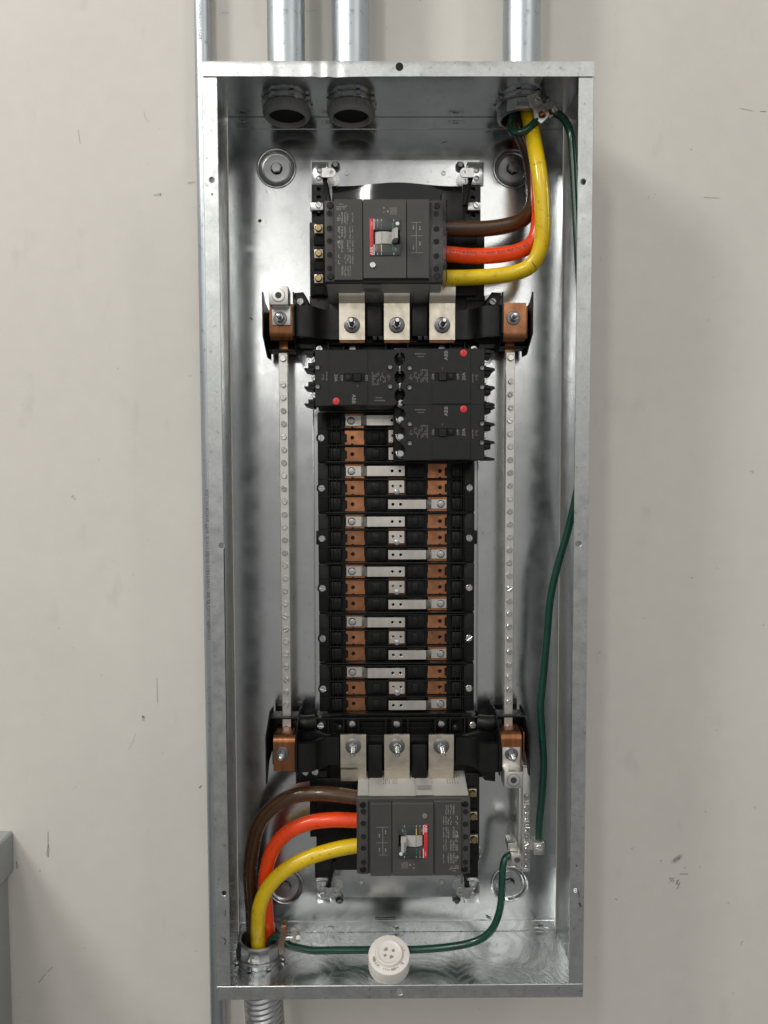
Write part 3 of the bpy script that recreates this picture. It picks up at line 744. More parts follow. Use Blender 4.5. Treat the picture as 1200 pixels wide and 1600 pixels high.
# --- line side: black base and tin lugs with studs
def lug_zone(x0, x1, ytop, ybot, cols, yface0, yface1, up):
    xa, xb, za, zb = rect(x0, ytop, x1, ybot, .112)
    b = BM(); box(b, xa, xb, .106, .1280, za, zb, .0015)
    sp = [(cols[0][1] + 3, cols[1][0] - 3), (cols[1][1] + 3, cols[2][0] - 3)]
    for a, c in sp:
        xx = rect(a, ytop, c, ybot, .095); h = (zb - za)
        box(b, xx[0], xx[1], .090, .106, za + h * .12, zb - h * (.30 if up else .12), .0015)
        for f in (.32, .62): box(b, xx[0] + .028 * f, xx[0] + .028 * f + .006, .086, .1, za + h * .04, za + h * .12, .0006)
    o = obj('lug_base', b, 'black', inn)
    for c0, c1 in cols:
        YL = .082; t0, t1, z0, z1 = rect(c0, yface0, c1, yface1, YL)
        bb = BM(); th = .0032
        if up:   # strap runs up to the breaker above, bends forward
            prof = [(YL, z0), (YL, z1), (YL - .0010, z1 + .002), (YL - .0060, z1 + .0085), (YL - .0070, z1 + .011), (YL - .0070, z1 + .03)]
        else:
            prof = [(YL, z1), (YL, z0), (YL + .0003, z0 - .0012), (YL + .0012, z0 - .0075), (YL + .0042, z0 - .012), (YL + .006, z0 - .03)]
        bk = [(y + th, z) for y, z in prof]
        prism(bb, prof + bk[::-1], t0, t1, 'yz')
        l = obj('tin_lug', bb, 'tin', inn, angle=25)
        bb = BM(); zz = z0 if up else z1; s = -1 if up else 1
        box(bb, t0 + .0003, t1 - .0003, YL + .0034, YL + .0078, (z0 - .0038) if up else z0, z1 if up else (z1 - .001), .0005); obj('bus_end', bb, 'copper', l)
        p = P((c0 + c1) / 2, (510 if up else 1167) - (2 if up else 1), YL); stud(l, (p.x, YL, p.z))
lug_zone(515, 728, 458, 540, ((530, 570), (600, 640), (671, 711)), 474, 531, True)
lug_zone(515, 728, 1146, 1222, ((532, 572), (600.5, 640), (670, 709)), 1148, 1192, False)

# --- breaker mounting plates, brackets, black insulators
def bolt_bracket(px, py, s, v, par):
    """tab bracket at the pan's corner; s=-1 left, v=+1 top"""
    Yp = .1265
    f = lambda dx, dy, Y: P(px + dx * -s, py - dy * v, Y)
    # corner plate
    def quad_rect(dx0, dy0, dx1, dy1, y0, y1, m, name, bev=.0006, parent=par):
        a = f(dx0, dy0, y0); c = f(dx1, dy1, y0); bb = BM(); box(bb, a.x, c.x, y0, y1, a.z, c.z, bev); return obj(name, bb, m, parent)
    pl = quad_rect(-12, -14, 12, 20, .1215, .1228, 'galv', 'corner_plate')
    w_ = quad_rect(9, -14, 12.5, 20, .108, .1215, 'galv', 'web')
    tb = BM(); a = [f(dx, dy, .098) for dx, dy in ((2, -4), (20, -4), (24, 0), (24, 6), (20, 11), (2, 11))]
    h = f(17, 4, .098)
    prism(tb, [(p.x, p.z) for p in a], .098, .0995, 'xz', holes=[circle(h.x, h.z, .0021, 12)], ch=.0003)
    tabo = obj('tab', tb, 'bright', par)
    bb = BM(); a0, a1 = f(2, 11, .098), f(4.5, -4, .098); box(bb, a0.x, a1.x, .0995, .1215, min(a0.z, a1.z) + .0004, max(a0.z, a1.z) - .0004, .0004); obj('tab_leg', bb, 'galv', par)
    for dy in (7, -6): p = f(-2, dy, .1215); inst('rivet', RIV2, par, p)
    p0, p1 = f(7, -5, .108), f(16, -48, .098); bb = BM(); tube(bb, [p0, p1], .003, 6, smooth=0); obj('strut', bb, 'black', par)
    p = f(24, 12, .128); bb = BM()
    lathe(bb, [(.0068, 0), (.0068, -.004), (.0046, -.006), (.0036, -.010), (0, -.010)], (p.x, .1283, p.z), 'y', 8, .3); obj('star_screw', bb, 'steel_dark', par)
    p = f(22, -9, .128); bb = BM(); lathe(bb, [(.0078, 0), (.0078, -.0008), (0, -.0008)], (p.x, .1283, p.z), 'y', 24); obj('keyhole_disc', bb, 'bright', par)
for px, py, s, v in ((500.5, 273, -1, 1), (742.5, 273, 1, 1), (506.5, 1391.5, -1, -1), (737, 1391.5, 1, -1)):
    e_ = BM(); p = P(px, py, .1265); box(e_, p.x - .012, p.x + .012, .1228, .1284, p.z - .017, p.z + .017, .0008)
    par = obj('corner_mount', e_, 'galv', inn); bolt_bracket(px, py, s, v, par)
for px, py in ((542, 270), (693, 270), (564, 1378), (690, 1378)):
    p = P(px, py, .128); bb = BM(); lathe(bb, [(.0038, 0), (.0034, -.0014), (.0018, -.0014), (.0016, .0004), (0, .0004)], (p.x, .1284, p.z), 'y', 16); obj('eyelet', bb, 'bright', inn)
# rails with round holes, clamp lugs, insulators
def insul(x0, y0, x1, y1, yf, yb, m='black', name='insulator', bev=.0012):
    a = rect(x0, y0, x1, y1, yf); bb = BM(); box(bb, a[0], a[1], yf, yb, a[2], a[3], bev); return obj(name, bb, m, inn)
def rail(x0, y0, x1, y1, holes):
    a = rect(x0, y0, x1, y1, .120); bb = BM()
    prism(bb, [(a[0], a[2]), (a[1], a[2]), (a[1], a[3]), (a[0], a[3])], .120, .1225, 'xz', holes=[circle(P(x, y, .12).x, P(x, y, .12).z, .0028, 12) for x, y in holes], ch=.0005)
    obj('hole_rail', bb, 'black', inn)
rail(487, 288, 514, 350, ((498, 295), (498, 308), (498, 335)))
rail(723, 288, 751, 350, ((739, 295), (739, 309), (739, 337)))
rail(492, 1335, 515, 1372, ((505, 1347),)); rail(728, 1325, 747, 1372, ((735, 1345),))
for x, y in ((495, 322), (741, 322), (505, 1338), (741, 1332)):
    a = rect(x - 10.5, y - 6, x + 10, y + 6.5, .110); bb = BM(); box(bb, a[0], a[1], .110, .1198, a[2], a[3], .0007); c_ = obj('clamp_lug', bb, 'bright', inn)
    p = P(x + 3, y - 1, .110); inst('screw', hw_slotted(.0045, .003, 'bright'), c_, p, rot=(0, .8, 0))
insul(484, 347, 512, 462, .104, .128); insul(690, 300, 724, 356, .100, .128); insul(700, 345, 757, 470, .108, .128); insul(690, 352, 745, 462, .100, .1079)
insul(484, 1205, 512, 1308, .108, .128); insul(494, 1216, 562, 1360, .104, .128); insul(722, 1208, 749, 1345, .106, .128)
insul(484, 462, 526, 540, .110, .128); insul(722, 462, 758, 540, .110, .128); insul(484, 1145, 526, 1215, .110, .128); insul(722, 1145, 756, 1215, .110, .128)
# glossy black sheet tucked behind the upper main breaker
bb = BM(); n = 40; rows_ = []
for i in range(n + 1):
    px = 519 + (722 - 519) * i / n; fr = i / n
    top = 291 - 4.5 * math.sin(PI * fr) + 1.5 * math.sin(PI * 3 * fr)
    rows_.append([bb.verts.new(P(px, py, Y)) for py, Y in ((top, .1150 - .014 * math.sin(PI * fr)), (295, .1140 - .014 * math.sin(PI * fr)), (303, .1128 - .014 * math.sin(PI * fr)), (314, .1110 - .014 * math.sin(PI * fr)), (332, .1080 - .014 * math.sin(PI * fr)))])
for A, B in zip(rows_, rows_[1:]):
    for k in range(4): bb.faces.new((A[k], B[k], B[k + 1], A[k + 1]))
obj('insulating_sheet', bb, 'black_gloss', inn, angle=80)
# brass terminals
BR = BM(); box(BR, -.0062, .0062, -.002, .004, -.0062, .0062, .0006); BR = finish(BR, 'terminal_plate', 'tin')
BS = BM(); lathe(BS, [(.0052, 0), (.0052, -.0035), (.0042, -.005), (0, -.005)], (0, 0, 0), 'y', 20); BS = finish(BS, 'brass_screw', 'brass')
for (x, y) in ((498, 358), (498, 397), (498, 436), (738, 1238), (739, 1274), (740, 1310)):
    p = P(x, y, .098); t_ = inst('brass_terminal', BR, inn, p); inst('brass_screw', BS, t_, (0, -.002, 0), local=True)
    bb = BM(); a = rect(x - 8, y + (10 if y < 800 else 8), x + 8, y + (24 if y < 800 else 20), .100); box(bb, a[0], a[1], .1005, .106, a[2], a[3], .001); obj('barrier', bb, 'shadow_gap', inn)

# --- black curved arms from the lug zone to the corner blocks
def arm(s, top):
    """curved black insulating arm; s side, top/bottom"""
    if top: y0, y1 = 479, 526
    else: y0, y1 = 1160, 1204
    if s < 0: xs = (456, 466, 480, 490, 500, 512, 530)
    else: xs = (788, 778, 762, 752, 742, 730, 712)
    Ys = (.066, .062, .062, .066, .080, .088, .088)
    ym = (y0 + y1) / 2
    fr = [(P(x, ym, Y).x, Y) for x, Y in zip(xs, Ys)]
    sm = smooth_path([(a, c, 0) for a, c in fr], 4); fr = [(q.x, q.y) for q in sm]
    bk = [(a + (.0 if i < 3 else 0), c + .011) for i, (a, c) in enumerate(fr)]
    xm = xs[3]; z0 = P(xm, y1, .068).z; z1 = P(xm, y0, .068).z
    bb = BM(); prism(bb, fr + bk[::-1], z0, z1, 'xy'); obj('curved_arm', bb, 'black', inn, angle=40)
for s in (-1, 1):
    for top in (True, False): arm(s, top)
for px in (480, 757):
    p0 = P(px - 16 if px < 600 else px + 22, 1128, .10); p1 = P(px + 12 if px < 600 else px - 10, 1128, .10)
    bb = BM(); tube(bb, [p0, p0.lerp(p1, .5) + Vector((0, -.004, 0)), p1], .011, 16); obj('cable_boot', bb, 'black', inn)

# ================================================================== CORNER TERMINAL BLOCKS
def corner(label, s, v, cop, fin, lugtop, studpx, base_screws, basepoly, copm, tail):
    """s: -1 left, +1 right; v: +1 top, -1 bottom"""
    cx = (cop[0] + cop[2]) / 2; p0 = P(cx, (cop[1] + cop[3]) / 2, .09)
    t = thing('terminal_block', label, 'terminal block', (p0.x, YB - .002, p0.z), 'corner terminal blocks')
    YF = .064
    # black bracket: outer fin, inner wall, foot
    Yo, Yi = .056, .126
    bb = BM(); px = fin[0]
    # outer fin runs in depth; its outline in the y-z plane
    za = P(px, fin[1], .058).z; zb = P(px, fin[2], .058).z; xo = P(px, (fin[1] + fin[2]) / 2, .060).x
    hi, lo = max(za, zb), min(za, zb); dz = .022
    if v > 0: out = [(.058, hi), (.062, hi + .0), (.076, hi - .010), (.132, hi - .016), (.132, lo - .004), (.100, lo - .006), (.058, lo + .018)]
    else: out = [(.058, lo), (.066, lo), (.084, lo + .024), (.132, lo + .030), (.132, hi + .004), (.100, hi + .006), (.058, hi - .018)]
    prism(bb, out, xo - .0009, xo + .0009, 'yz', ch=0)
    xi = P(cop[2] + 2 if s < 0 else cop[0] - 2, (cop[1] + cop[3]) / 2, .060).x
    prism(bb, [(y, z) for y, z in out], xi - .0009, xi + .0009, 'yz')
    # foot between the two fins
    box(bb, min(xo, xi), max(xo, xi), .118, .132, lo + .004, hi - .014 if v > 0 else hi - .004, .001)
    zf = lo + .0 if v > 0 else hi - .004
    box(bb, min(xo, xi) + .001, max(xo, xi) - .001, .088, .118, zf + .002, zf + .0045, .0004)
    # base with screws towards the centre
    pl = [P(x, y, .095) for x, y in basepoly]
    prism(bb, [(q.x, q.z) for q in pl], .095, .128, 'xz', ch=.002)
    br = obj('bracket', bb, 'black', t)
    for x, y in base_screws: inst('screw', SC_PAN, br, P(x, y, .094), rot=(0, random.uniform(0, 3), .15 * s))
    # copper: bent strap, rounded towards the bar
    c0, c1, z0, z1 = rect(cop[0], cop[1], cop[2], cop[3], YF)
    bb = BM(); n = 5; r = .010
    if v > 0:
        prof = [(YF, z1)] + [(YF + r - r * math.cos(a), z0 + r - r * math.sin(a)) for a in [PI / 2 * i / n for i in range(n + 1)]] + [(.122, z0)]
        back = [(.122, z0 + .004)] + [(YF + r - (r - .004) * math.cos(a), z0 + r - (r - .004) * math.sin(a)) for a in [PI / 2 * i / n for i in range(n, -1, -1)]] + [(YF + .004, z1)]
    else:
        prof = [(YF, z0)] + [(YF + r - r * math.cos(a), z1 - r + r * math.sin(a)) for a in [PI / 2 * i / n for i in range(n + 1)]] + [(.122, z1)]
        back = [(.122, z1 - .004)] + [(YF + r - (r - .004) * math.cos(a), z1 - r + (r - .004) * math.sin(a)) for a in [PI / 2 * i / n for i in range(n, -1, -1)]] + [(YF + .004, z0)]
    prism(bb, prof + back, c0, c1, 'yz'); obj('copper_strap', bb, copm, t, angle=40)
    if s > 0:
        bb = BM(); a = P(fin[0] - 3, 500 if v > 0 else 1175, .085); box(bb, xo - .006, xo - .0035, .075, .12, c0 * 0 + z0 + .004, z1 - .002, .0004); obj('copper_strip', bb, 'copper_old', t)
    # tail
    if tail:
        a = rect(*tail, .098); bb = BM(); box(bb, a[0], a[1], .0985, .102, a[2], a[3], .0004); obj('tail', bb, copm, t)
    yS = YF
    if lugtop:
        (l0, l1, l2, l3), (m0, m1, m2, m3) = lugtop
        # flat foot with stud
        f = rect(m0, m1, m2, m3, YF - .003); bb = BM(); box(bb, f[0], f[1], YF - .0032, YF - .0002, f[2], f[3], .0006)
        g = rect(l0, l1, l2, l3, YF - .022)
        box(bb, g[0], g[1], YF - .022, YF + .008, g[2], g[3], .0008)
        if v > 0: box(bb, f[0], f[1], YF - .0032, YF + .004, f[3] - .001, g[2] + .002)
        else: box(bb, f[0], f[1], YF - .0032, YF + .004, g[3] - .002, f[2] + .001)
        lg = obj('wire_lug', bb, 'alu', t)
        gx, gz = (g[0] + g[1]) / 2, (g[2] + g[3]) / 2
        bb = BM(); lathe(bb, [(.0086, .0003), (.0086, -.0004), (.0078, -.0006), (.0044, -.0006), (.0040, .0012), (0, .0012)], (gx, YF - .0222, gz), 'y', 24); obj('set_screw', bb, 'alu', lg)
        bb = BM(); lathe(bb, [(.0092, 0), (.0092, -.0003), (.0087, -.0003), (.0087, 0)], (gx, YF - .0221, gz), 'y', 28); cyl(bb, (gx, YF - .0218, gz), 'y', .0040, -.0006, 0, 6); obj('set_screw_recess', bb, 'print_black', lg)
        yS = YF - .0032
    p = P(*studpx, yS); stud(t, (p.x, yS, p.z), STUD_S)
    return t
corner('black terminal block with brown copper strap and silver lug, box upper left', -1, 1, (421, 475, 457, 530), (411, 456, 545), ((420, 447, 450, 476), (425, 479, 454, 508)), (438, 498),
       ((470, 472), (472, 523)), ((460, 457), (474, 456), (482, 470), (484, 478), (520, 486), (520, 530), (488, 538), (458, 538)), 'copper_old', (436, 529, 450, 560))
corner('black terminal block with bright bare copper strap and no lug, box upper right', 1, 1, (787, 473, 822, 531), (832, 456, 540), None, (802, 497),
       ((769, 472), (769, 522)), ((783, 457), (769, 456), (760, 468), (756, 478), (720, 486), (720, 530), (752, 538), (785, 538)), 'copper', (789, 529, 804, 560))
corner('black terminal block with brown copper strap and no lug, box lower left', -1, -1, (427, 1151, 461, 1205), (416, 1133, 1225), None, (441, 1177),
       ((478, 1205), (493, 1205)), ((463, 1145), (485, 1140), (520, 1150), (520, 1195), (497, 1206), (482, 1222), (462, 1225)), 'copper_old', None)
corner('black terminal block with brown copper strap and silver lug, box lower right', 1, -1, (783, 1146, 815, 1200), (827, 1130, 1212), ((788, 1206, 817, 1232), (785, 1168, 813, 1204)), (799, 1178),
       ((766, 1194), (764, 1194)), ((775, 1145), (756, 1140), (720, 1150), (720, 1195), (745, 1204), (758, 1220), (774, 1222)), 'copper_old', None)

# ================================================================== NEUTRAL BARS
SC_BAR = hw_slotted(.0040, .0034, 'bright', 14)
HX_S = hw_hex(.0054, .0038, 'bright')
def neutral(label, xt, xb, wpx, ytop, ybot, y0, y1, n):
    Y = .0965
    a = rect((xt + xb) / 2 - wpx / 2, ytop, (xt + xb) / 2 + wpx / 2, ybot, Y)
    xt_ = P(xt, ytop, Y).x; xb_ = P(xb, ybot, Y).x; xm = (xt_ + xb_) / 2; hw = (a[1] - a[0]) / 2
    t = thing('neutral_bar', label, 'neutral bar', (xm, Y, a[2]), 'neutral bars')
    b = BM(); prism(b, rrect(xm - hw, a[2], xm + hw, a[3], .0004, 1), Y, Y + .010, 'xz', ch=.0006); obj('bar', b, 'alu', t)
    for i in range(n):
        py = y0 + (y1 - y0) * i / (n - 1); z = P(xt, py, Y).z
        if i == 0: zA = z
    z0, z1 = P(xt, y0, Y).z, P(xb, y1, Y).z
    for i in range(n):
        z = z0 + (z1 - z0) * i / (n - 1)
        inst('screw', SC_BAR, t, (xm + random.uniform(-.0004, .0004), Y - .0003 - random.uniform(0, .0008), z), rot=(random.uniform(-.1, .1), random.uniform(0, PI), random.uniform(-.1, .1)))
    for py in (ytop + 9, ybot - 6): inst('bolt', HX_S, t, (xm, Y - .0002, P(xt, py, Y).z))
    return t
neutral('long silver neutral bar with a row of screws, left of the black breakers', 444, 446.5, 14, 551, 1144, 601, 1101, 26)
neutral('long silver neutral bar with a row of screws, right of the black breakers', 796, 796, 14, 550, 1144, 596, 1097, 26)

# ================================================================== GROUND BAR
Y = .088
a = rect(816.5, 1200, 828, 1362, Y)
g = thing('ground_bar', 'short silver ground bar packed with screws, lower right of the box', 'ground bar', ((a[0] + a[1]) / 2, YB - .002, a[2]))
b = BM(); box(b, a[0], a[1], Y, Y + .012, a[2], a[3], .0006); box(b, a[0] - .0045, a[0], Y + .008, Y + .022, a[2], a[3] - .02, .0004); obj('bar', b, 'alu', g)
b = BM(); box(b, a[0] - .002, a[1], Y + .012, YB, a[2] + .02, a[2] + .035); box(b, a[0] - .002, a[1], Y + .012, YB, a[3] - .04, a[3] - .025); obj('standoff', b, 'zinc', g)
for i in range(13):
    py = 1244 + (1354 - 1244) * i / 12; p = P(822.5, py, Y)
    inst('screw', SC_BAR, g, (p.x + (.0004 if i % 2 else -.0006), Y - .0006 - random.uniform(0, .0012), p.z), rot=(random.uniform(-.12, .12), random.uniform(0, PI), random.uniform(-.12, .12)))
# two lugs
b = BM(); c = rect(799, 1336, 815, 1351, .070); box(b, c[0], c[1], .070, .096, c[2], c[3], .0008); c2 = rect(794, 1317, 809, 1331, .078); box(b, c2[0], c2[1], .079, .105, c2[2], c2[3] - .001, .0008); l1 = obj('wire_lug', b, 'alu', g)
p = P(808, 1343, .070); inst('screw', hw_slotted(.0044, .002, 'steel_dark'), l1, p, rot=(0, .9, 0))
b = BM(); c = rect(834, 1317, 851, 1336, .078); box(b, c[0], c[1], .078, .100, c[2], c[3], .0008); box(b, a[1] - .001, c[0] + .001, .088, .094, c[2] + .003, c[3] - .002); l2 = obj('wire_lug', b, 'alu', g)
p = P(842.5, 1325, .078); inst('screw', hw_slotted(.0055, .0025, 'alu'), l2, p, rot=(0, .4, 0))
for i, dx in enumerate((-.006, -.002, .002, .006)):
    bb = BM(); box(bb, (c[0] + c[1]) / 2 + dx - .0007, (c[0] + c[1]) / 2 + dx + .0007, .084, .0865, c[2] - .003, c[2] + .0004); obj('strand_end', bb, 'copper', l2)

# ================================================================== MAIN BREAKERS (built locally; x right, z up, front at y=0)
def make_main():
    K = 1 / 1128.
    U = lambda px: (px - 600) * K
    V = lambda py: (374.5 - py) * K
    def r_(x0, y0, x1, y1): return U(x0), U(x1), V(y1), V(y0)
    t = thing('main_breaker', 'x', 'circuit breaker', (0, 0, 0), 'grey main circuit breakers')
    # body with stepped flanks
    a = r_(508.5, 312.5, 691.5, 437)
    b = BM(); prism(b, rrect(a[0], a[2], a[1], a[3], .0015), .0085, .034, 'xz', ch=.001); obj('upper_body', b, 'grey_breaker', t, local=True)
    FL = .0135
    b = BM(); prism(b, [(.0110, a[2] + .0012), (.0110, a[3] - .0012), (.030, a[3] + .002), (.078, a[3] + FL), (.086, a[3] + FL), (.086, a[2] - FL), (.078, a[2] - FL), (.030, a[2] - .002)], a[0] + .0012, a[1] - .0012, 'yz')
    # label pads and clips on both long flanks
    for s in (-1, 1):
        for px0, px1, y0_, y1_, up_ in ((511, 566, .016, .080, .0012), (596, 671, .016, .080, .0012), (569, 593, .040, .080, .0006), (673, 690, .02, .08, .0009)):
            def zq(y): return (a[3] + .002 - .0032 * (.030 - y) / .019 if y < .030 else a[3] + .002 + (FL - .002) * (y - .030) / .048)
            pr = [(y0_, zq(y0_) - .001), (y0_, zq(y0_) + up_), (.030, zq(.030) + up_), (y1_ - .003, zq(y1_ - .003) + up_), (y1_ - .003, zq(y1_ - .003) - .001)]
            if s < 0: pr = [(y, a[2] + a[3] - z) for y, z in pr]
            prism(b, pr, U(px0), U(px1), 'yz')
    obj('lower_body', b, 'grey_side', t, local=True)
    # raised face panels
    for x0, y0, x1, y1, h, m, nm in ((523.5, 312.2, 567.6, 434.5, .0030, 'grey_breaker', 'label_panel'), (568.2, 313.5, 634.4, 432.5, .0002, 'grey_panel', 'toggle_panel'), (635.2, 313.5, 669.5, 432.5, .0002, 'grey_breaker', 'diagram_panel')):
        q = r_(x0, y0, x1, y1); b = BM()
        hl = []
        if nm == 'toggle_panel':
            w_ = r_(582, 361, 624, 381.5); hl = [[(w_[0], w_[2]), (w_[1], w_[2]), (w_[1], w_[3]), (w_[0], w_[3])]]
        prism(b, rrect(q[0], q[2], q[1], q[3], .0012), h, .0086, 'xz', holes=hl, ch=.0007); pn = obj(nm, b, m, t, local=True)
        if nm == 'label_panel':
            b = BM(); y = .0028
            for k, (c0, c1) in enumerate(((529, 533), (534.5, 537.5), (539, 541.5), (543, 545.5), (547, 549), (551, 553))):
                for j, (d0, d1) in enumerate(((332, 350), (353, 372), (374, 392), (396, 410), (413, 428))):
                    if (k + j) % 5 == 4: continue
                    qq = r_(c0, d0, c1, d1); dashes(b, qq[0], qq[1], qq[2], qq[3], y, 2, .7, True, k * 7 + j, .62)
            for x, y_, s in ((531, 326, 3.4), (535, 322, 3), (541, 325, 3.2), (531, 342, 3.2), (531, 378, 3.2)):
                qq = r_(x - s, y_ - s, x + s, y_ + s); dashes(b, qq[0], qq[1], qq[2], qq[3], y, 3, .8, False, int(x * y_), .5)
            obj('small_print', b, 'print', pn, local=True)
        if nm == 'diagram_panel':
            b = BM(); y = .00005
            for x0_, y0_, x1_, y1_ in ((642, 348.2, 657, 348.8), (649.2, 348, 649.8, 394), (641, 368.3, 660, 368.9), (641, 394, 660, 394.6)):
                qq = r_(x0_, y0_, x1_, y1_); qz(b, qq[0], qq[1], qq[2], qq[3], y)
            for x, z in ((655, 357), (655, 380), (645, 356), (645, 386)):
                qq = r_(x - 1, z - 3, x + 1, z + 3); dashes(b, *qq, y, 1, .9, True, int(x + z), .9)
            obj('diagram', b, 'print', pn, local=True)
        if nm == 'toggle_panel':
            # display window frame plates above and below the toggle
            for n_, (d0, d1) in enumerate(((343.5, 360.6), (381.8, 398.5))):
                qq = r_(584, d0, 625, d1); b = BM(); box(b, qq[0], qq[1], -.0012, .0001, qq[2], qq[3], .0004); dp = obj('display', b, 'display', pn, local=True)
                b = BM()
                for x, m_ in ((590.2, 'w'), (596, 'w'), (615, 'w')):
                    z0 = (d0 + .5, d0 + 4) if n_ == 0 else (d1 - 4, d1 - .5)
                    qw = r_(x - .45, z0[0], x + .45, z0[1]); qz(b, *qw, -.00128)
                for x_, z_ in ((622, 392), (593, 389)): text(b, 'OFF' if x_ > 600 else 'ON', .0028, (U(618 if x_ > 600 else 587.5), -.00128, V(d1 - 9 if n_ else d0 + 9)), PI / 2) if n_ == 1 else None
                obj('tick_marks', b, 'print_white', dp, local=True)
                for x, m_, zz in ((590.2, 'red_dot', (d0 + 5, d0 + 14) if n_ == 0 else (d0 + 1, d0 + 11)), (596, 'yellow_mark' if n_ else 'green_mark', (d0 + 7, d0 + 16) if n_ == 0 else (d0, d0 + 11)), (613.5, 'green_mark', (d0 + 6, d0 + 14) if n_ == 0 else (d0, d0 + 9))):
                    b = BM(); qw = r_(x - .6, zz[0], x + .6, zz[1]); qz(b, *qw, -.00126); obj('colour_mark', b, m_, dp, local=True)
            qq = r_(578, 343.3, 584, 398.6); b = BM(); box(b, qq[0], qq[1], -.0013, .0001, qq[2], qq[3], .0004); rs = obj('red_strip', b, 'red', pn, local=True)
            b = BM(); text(b, 'ABB', .0058, (U(581.2), -.00136, V(392)), PI / 2, sx=1.05); text(b, 'SACE', .0026, (U(581.6), -.00136, V(351)), PI / 2)
            qw = r_(584.2, 344, 585.4, 359.5); qz(b, *qw, -.00136); qw = r_(584.2, 382.5, 585.4, 398); qz(b, *qw, -.00136)
            obj('logo', b, 'white', rs, local=True)
            # dark recess and toggle
            qq = r_(581.8, 361, 624.2, 381.7); b = BM(); box(b, qq[0], qq[1], .0075, .0085, qq[2], qq[3]); obj('toggle_well', b, 'shadow_gap', pn, local=True)
            b = BM(); z0, z1 = V(380.8), V(362.8)
            n = 10; pts = []
            for i in range(n + 1):
                f = i / n; pts.append((U(586) + (U(613) - U(586)) * f, .0045 - .0065 * math.sin(PI * (.15 + .7 * f))))
            prism(b, pts + [(U(613), .0074), (U(586), .0074)], z0, z1, 'xy')
            # handle lever, standing proud
            prism(b, [(U(611), .004), (U(613), -.014), (U(617), -.0195), (U(620.5), -.0195), (U(621), -.012), (U(620), .004)], z0 + .0018, z1 - .0006, 'xy')
            tg = obj('toggle', b, 'toggle', pn, local=True)
            b = BM(); qw = r_(596.3, 362.5, 597, 380.9); box(b, qw[0], qw[1], -.0024, -.0014, qw[2], qw[3]); obj('toggle_line', b, 'print', tg, local=True)
            b = BM(); lathe(b, [(.0026, 0), (.0024, -.001), (0, -.0013)], (U(620.6), -.0012, V(351)), 'y', 16); obj('pin', b, 'white', pn, local=True)
            b = BM(); lathe(b, [(.0041, 0), (.0038, -.0012), (.0026, -.0014), (0, -.0008)], (U(582.6), 0, V(412.6)), 'y', 20); obj('test_button', b, 'bright', pn, local=True)
            b = BM(); qq = r_(591, 326, 609, 333.5); dashes(b, *qq, .00012, 3, .5, True, 5, .4)
            obj('small_print', b, 'print', pn, local=True)
            b = BM(); qw = r_(609, 326, 620, 337); qz(b, *qw, .0001); obj('label_patch', b, 'print_dark', pn, local=True)
    # terminal strips with holes
    bore = BM(); lathe(bore, [(.0040, -.0004), (.0036, .0002), (.0034, .0003), (0, .0003)], (0, 0, 0), 'y', 18); bore = finish(bore, 'terminal_hole', 'shadow_gap')
    rim = BM(); lathe(rim, [(.0046, .0002), (.0046, -.0005), (.0040, -.0005), (.0040, .0002)], (0, 0, 0), 'y', 20); rim = finish(rim, 'hole_rim', 'grey_panel')
    cr = BM(); lathe(cr, [(.0046, 0), (.0046, -.0008), (.0038, -.0016), (.0, -.0017)], (0, 0, 0), 'y', 18); box(cr, -.0028, .0028, -.0020, -.0016, -.0006, .0006); box(cr, -.0006, .0006, -.0020, -.0016, -.0028, .0028); cr = finish(cr, 'cover_screw', 'black')
    dot = BM(); lathe(dot, [(.0018, -.0004), (0, -.0004)], (0, 0, 0), 'y', 12); dot = finish(dot, 'terminal_screw', 'zinc')
    for x, rows, scr in ((516.6, (333, 355.5, 374.5, 395.5, 416), (321, 428.5)), (680.6, (334, 357, 376, 398, 417.5), (322, 428.5))):
        q = r_(x - 7.6, 313.6, x + 7.6, 436); b = BM(); box(b, q[0], q[1], .0055, .0086, q[2], q[3], .0008); ts = obj('terminal_strip', b, 'grey_breaker', t, local=True)
        for k, y in enumerate(rows):
            inst('hole_rim', rim, ts, (U(x), .0055, V(y)), local=True); inst('terminal_hole', bore, ts, (U(x), .0053, V(y)), local=True)
            if k % 2: inst('terminal_screw', dot, ts, (U(x) + .0004, .0054, V(y) - .0004), local=True)
        for y in scr: inst('cover_screw', cr, ts, (U(x + 1), .0055, V(y)), local=True)
    # print on the long flank
    b = BM()
    zq2 = lambda y: a[2] - .002 - (FL - .002) * (y - .030) / .048 - .00135
    r0 = random.Random(3)
    for px0, px1, rws in ((625, 650, 8), (520, 545, 6)):
        for k in range(rws):
            x = U(px0) + (U(px1) - U(px0)) * k / rws; y = .042
            while y < .066:
                l = r0.uniform(.002, .006)
                if r0.random() < .75: b.faces.new([b.verts.new(v_) for v_ in ((x, y, zq2(y)), (x + .0009, y, zq2(y)), (x + .0009, y + l, zq2(y + l)), (x, y + l, zq2(y + l)))])
                y += l + .0012
    obj('flank_print', b, 'print_dark', t, local=True)
    return t
mb = make_main()
p = P(600, 374.5, .034); mb.location = p
mb['label'] = 'grey main breaker with red stripe at the box top, white toggle right'
mb2 = copy_tree(mb); p = P(646.5, 1311, .034); mb2.location = p; mb2.rotation_euler = (0, PI, 0)
mb2['label'] = 'grey main breaker with red stripe at the box bottom, mounted upside down'
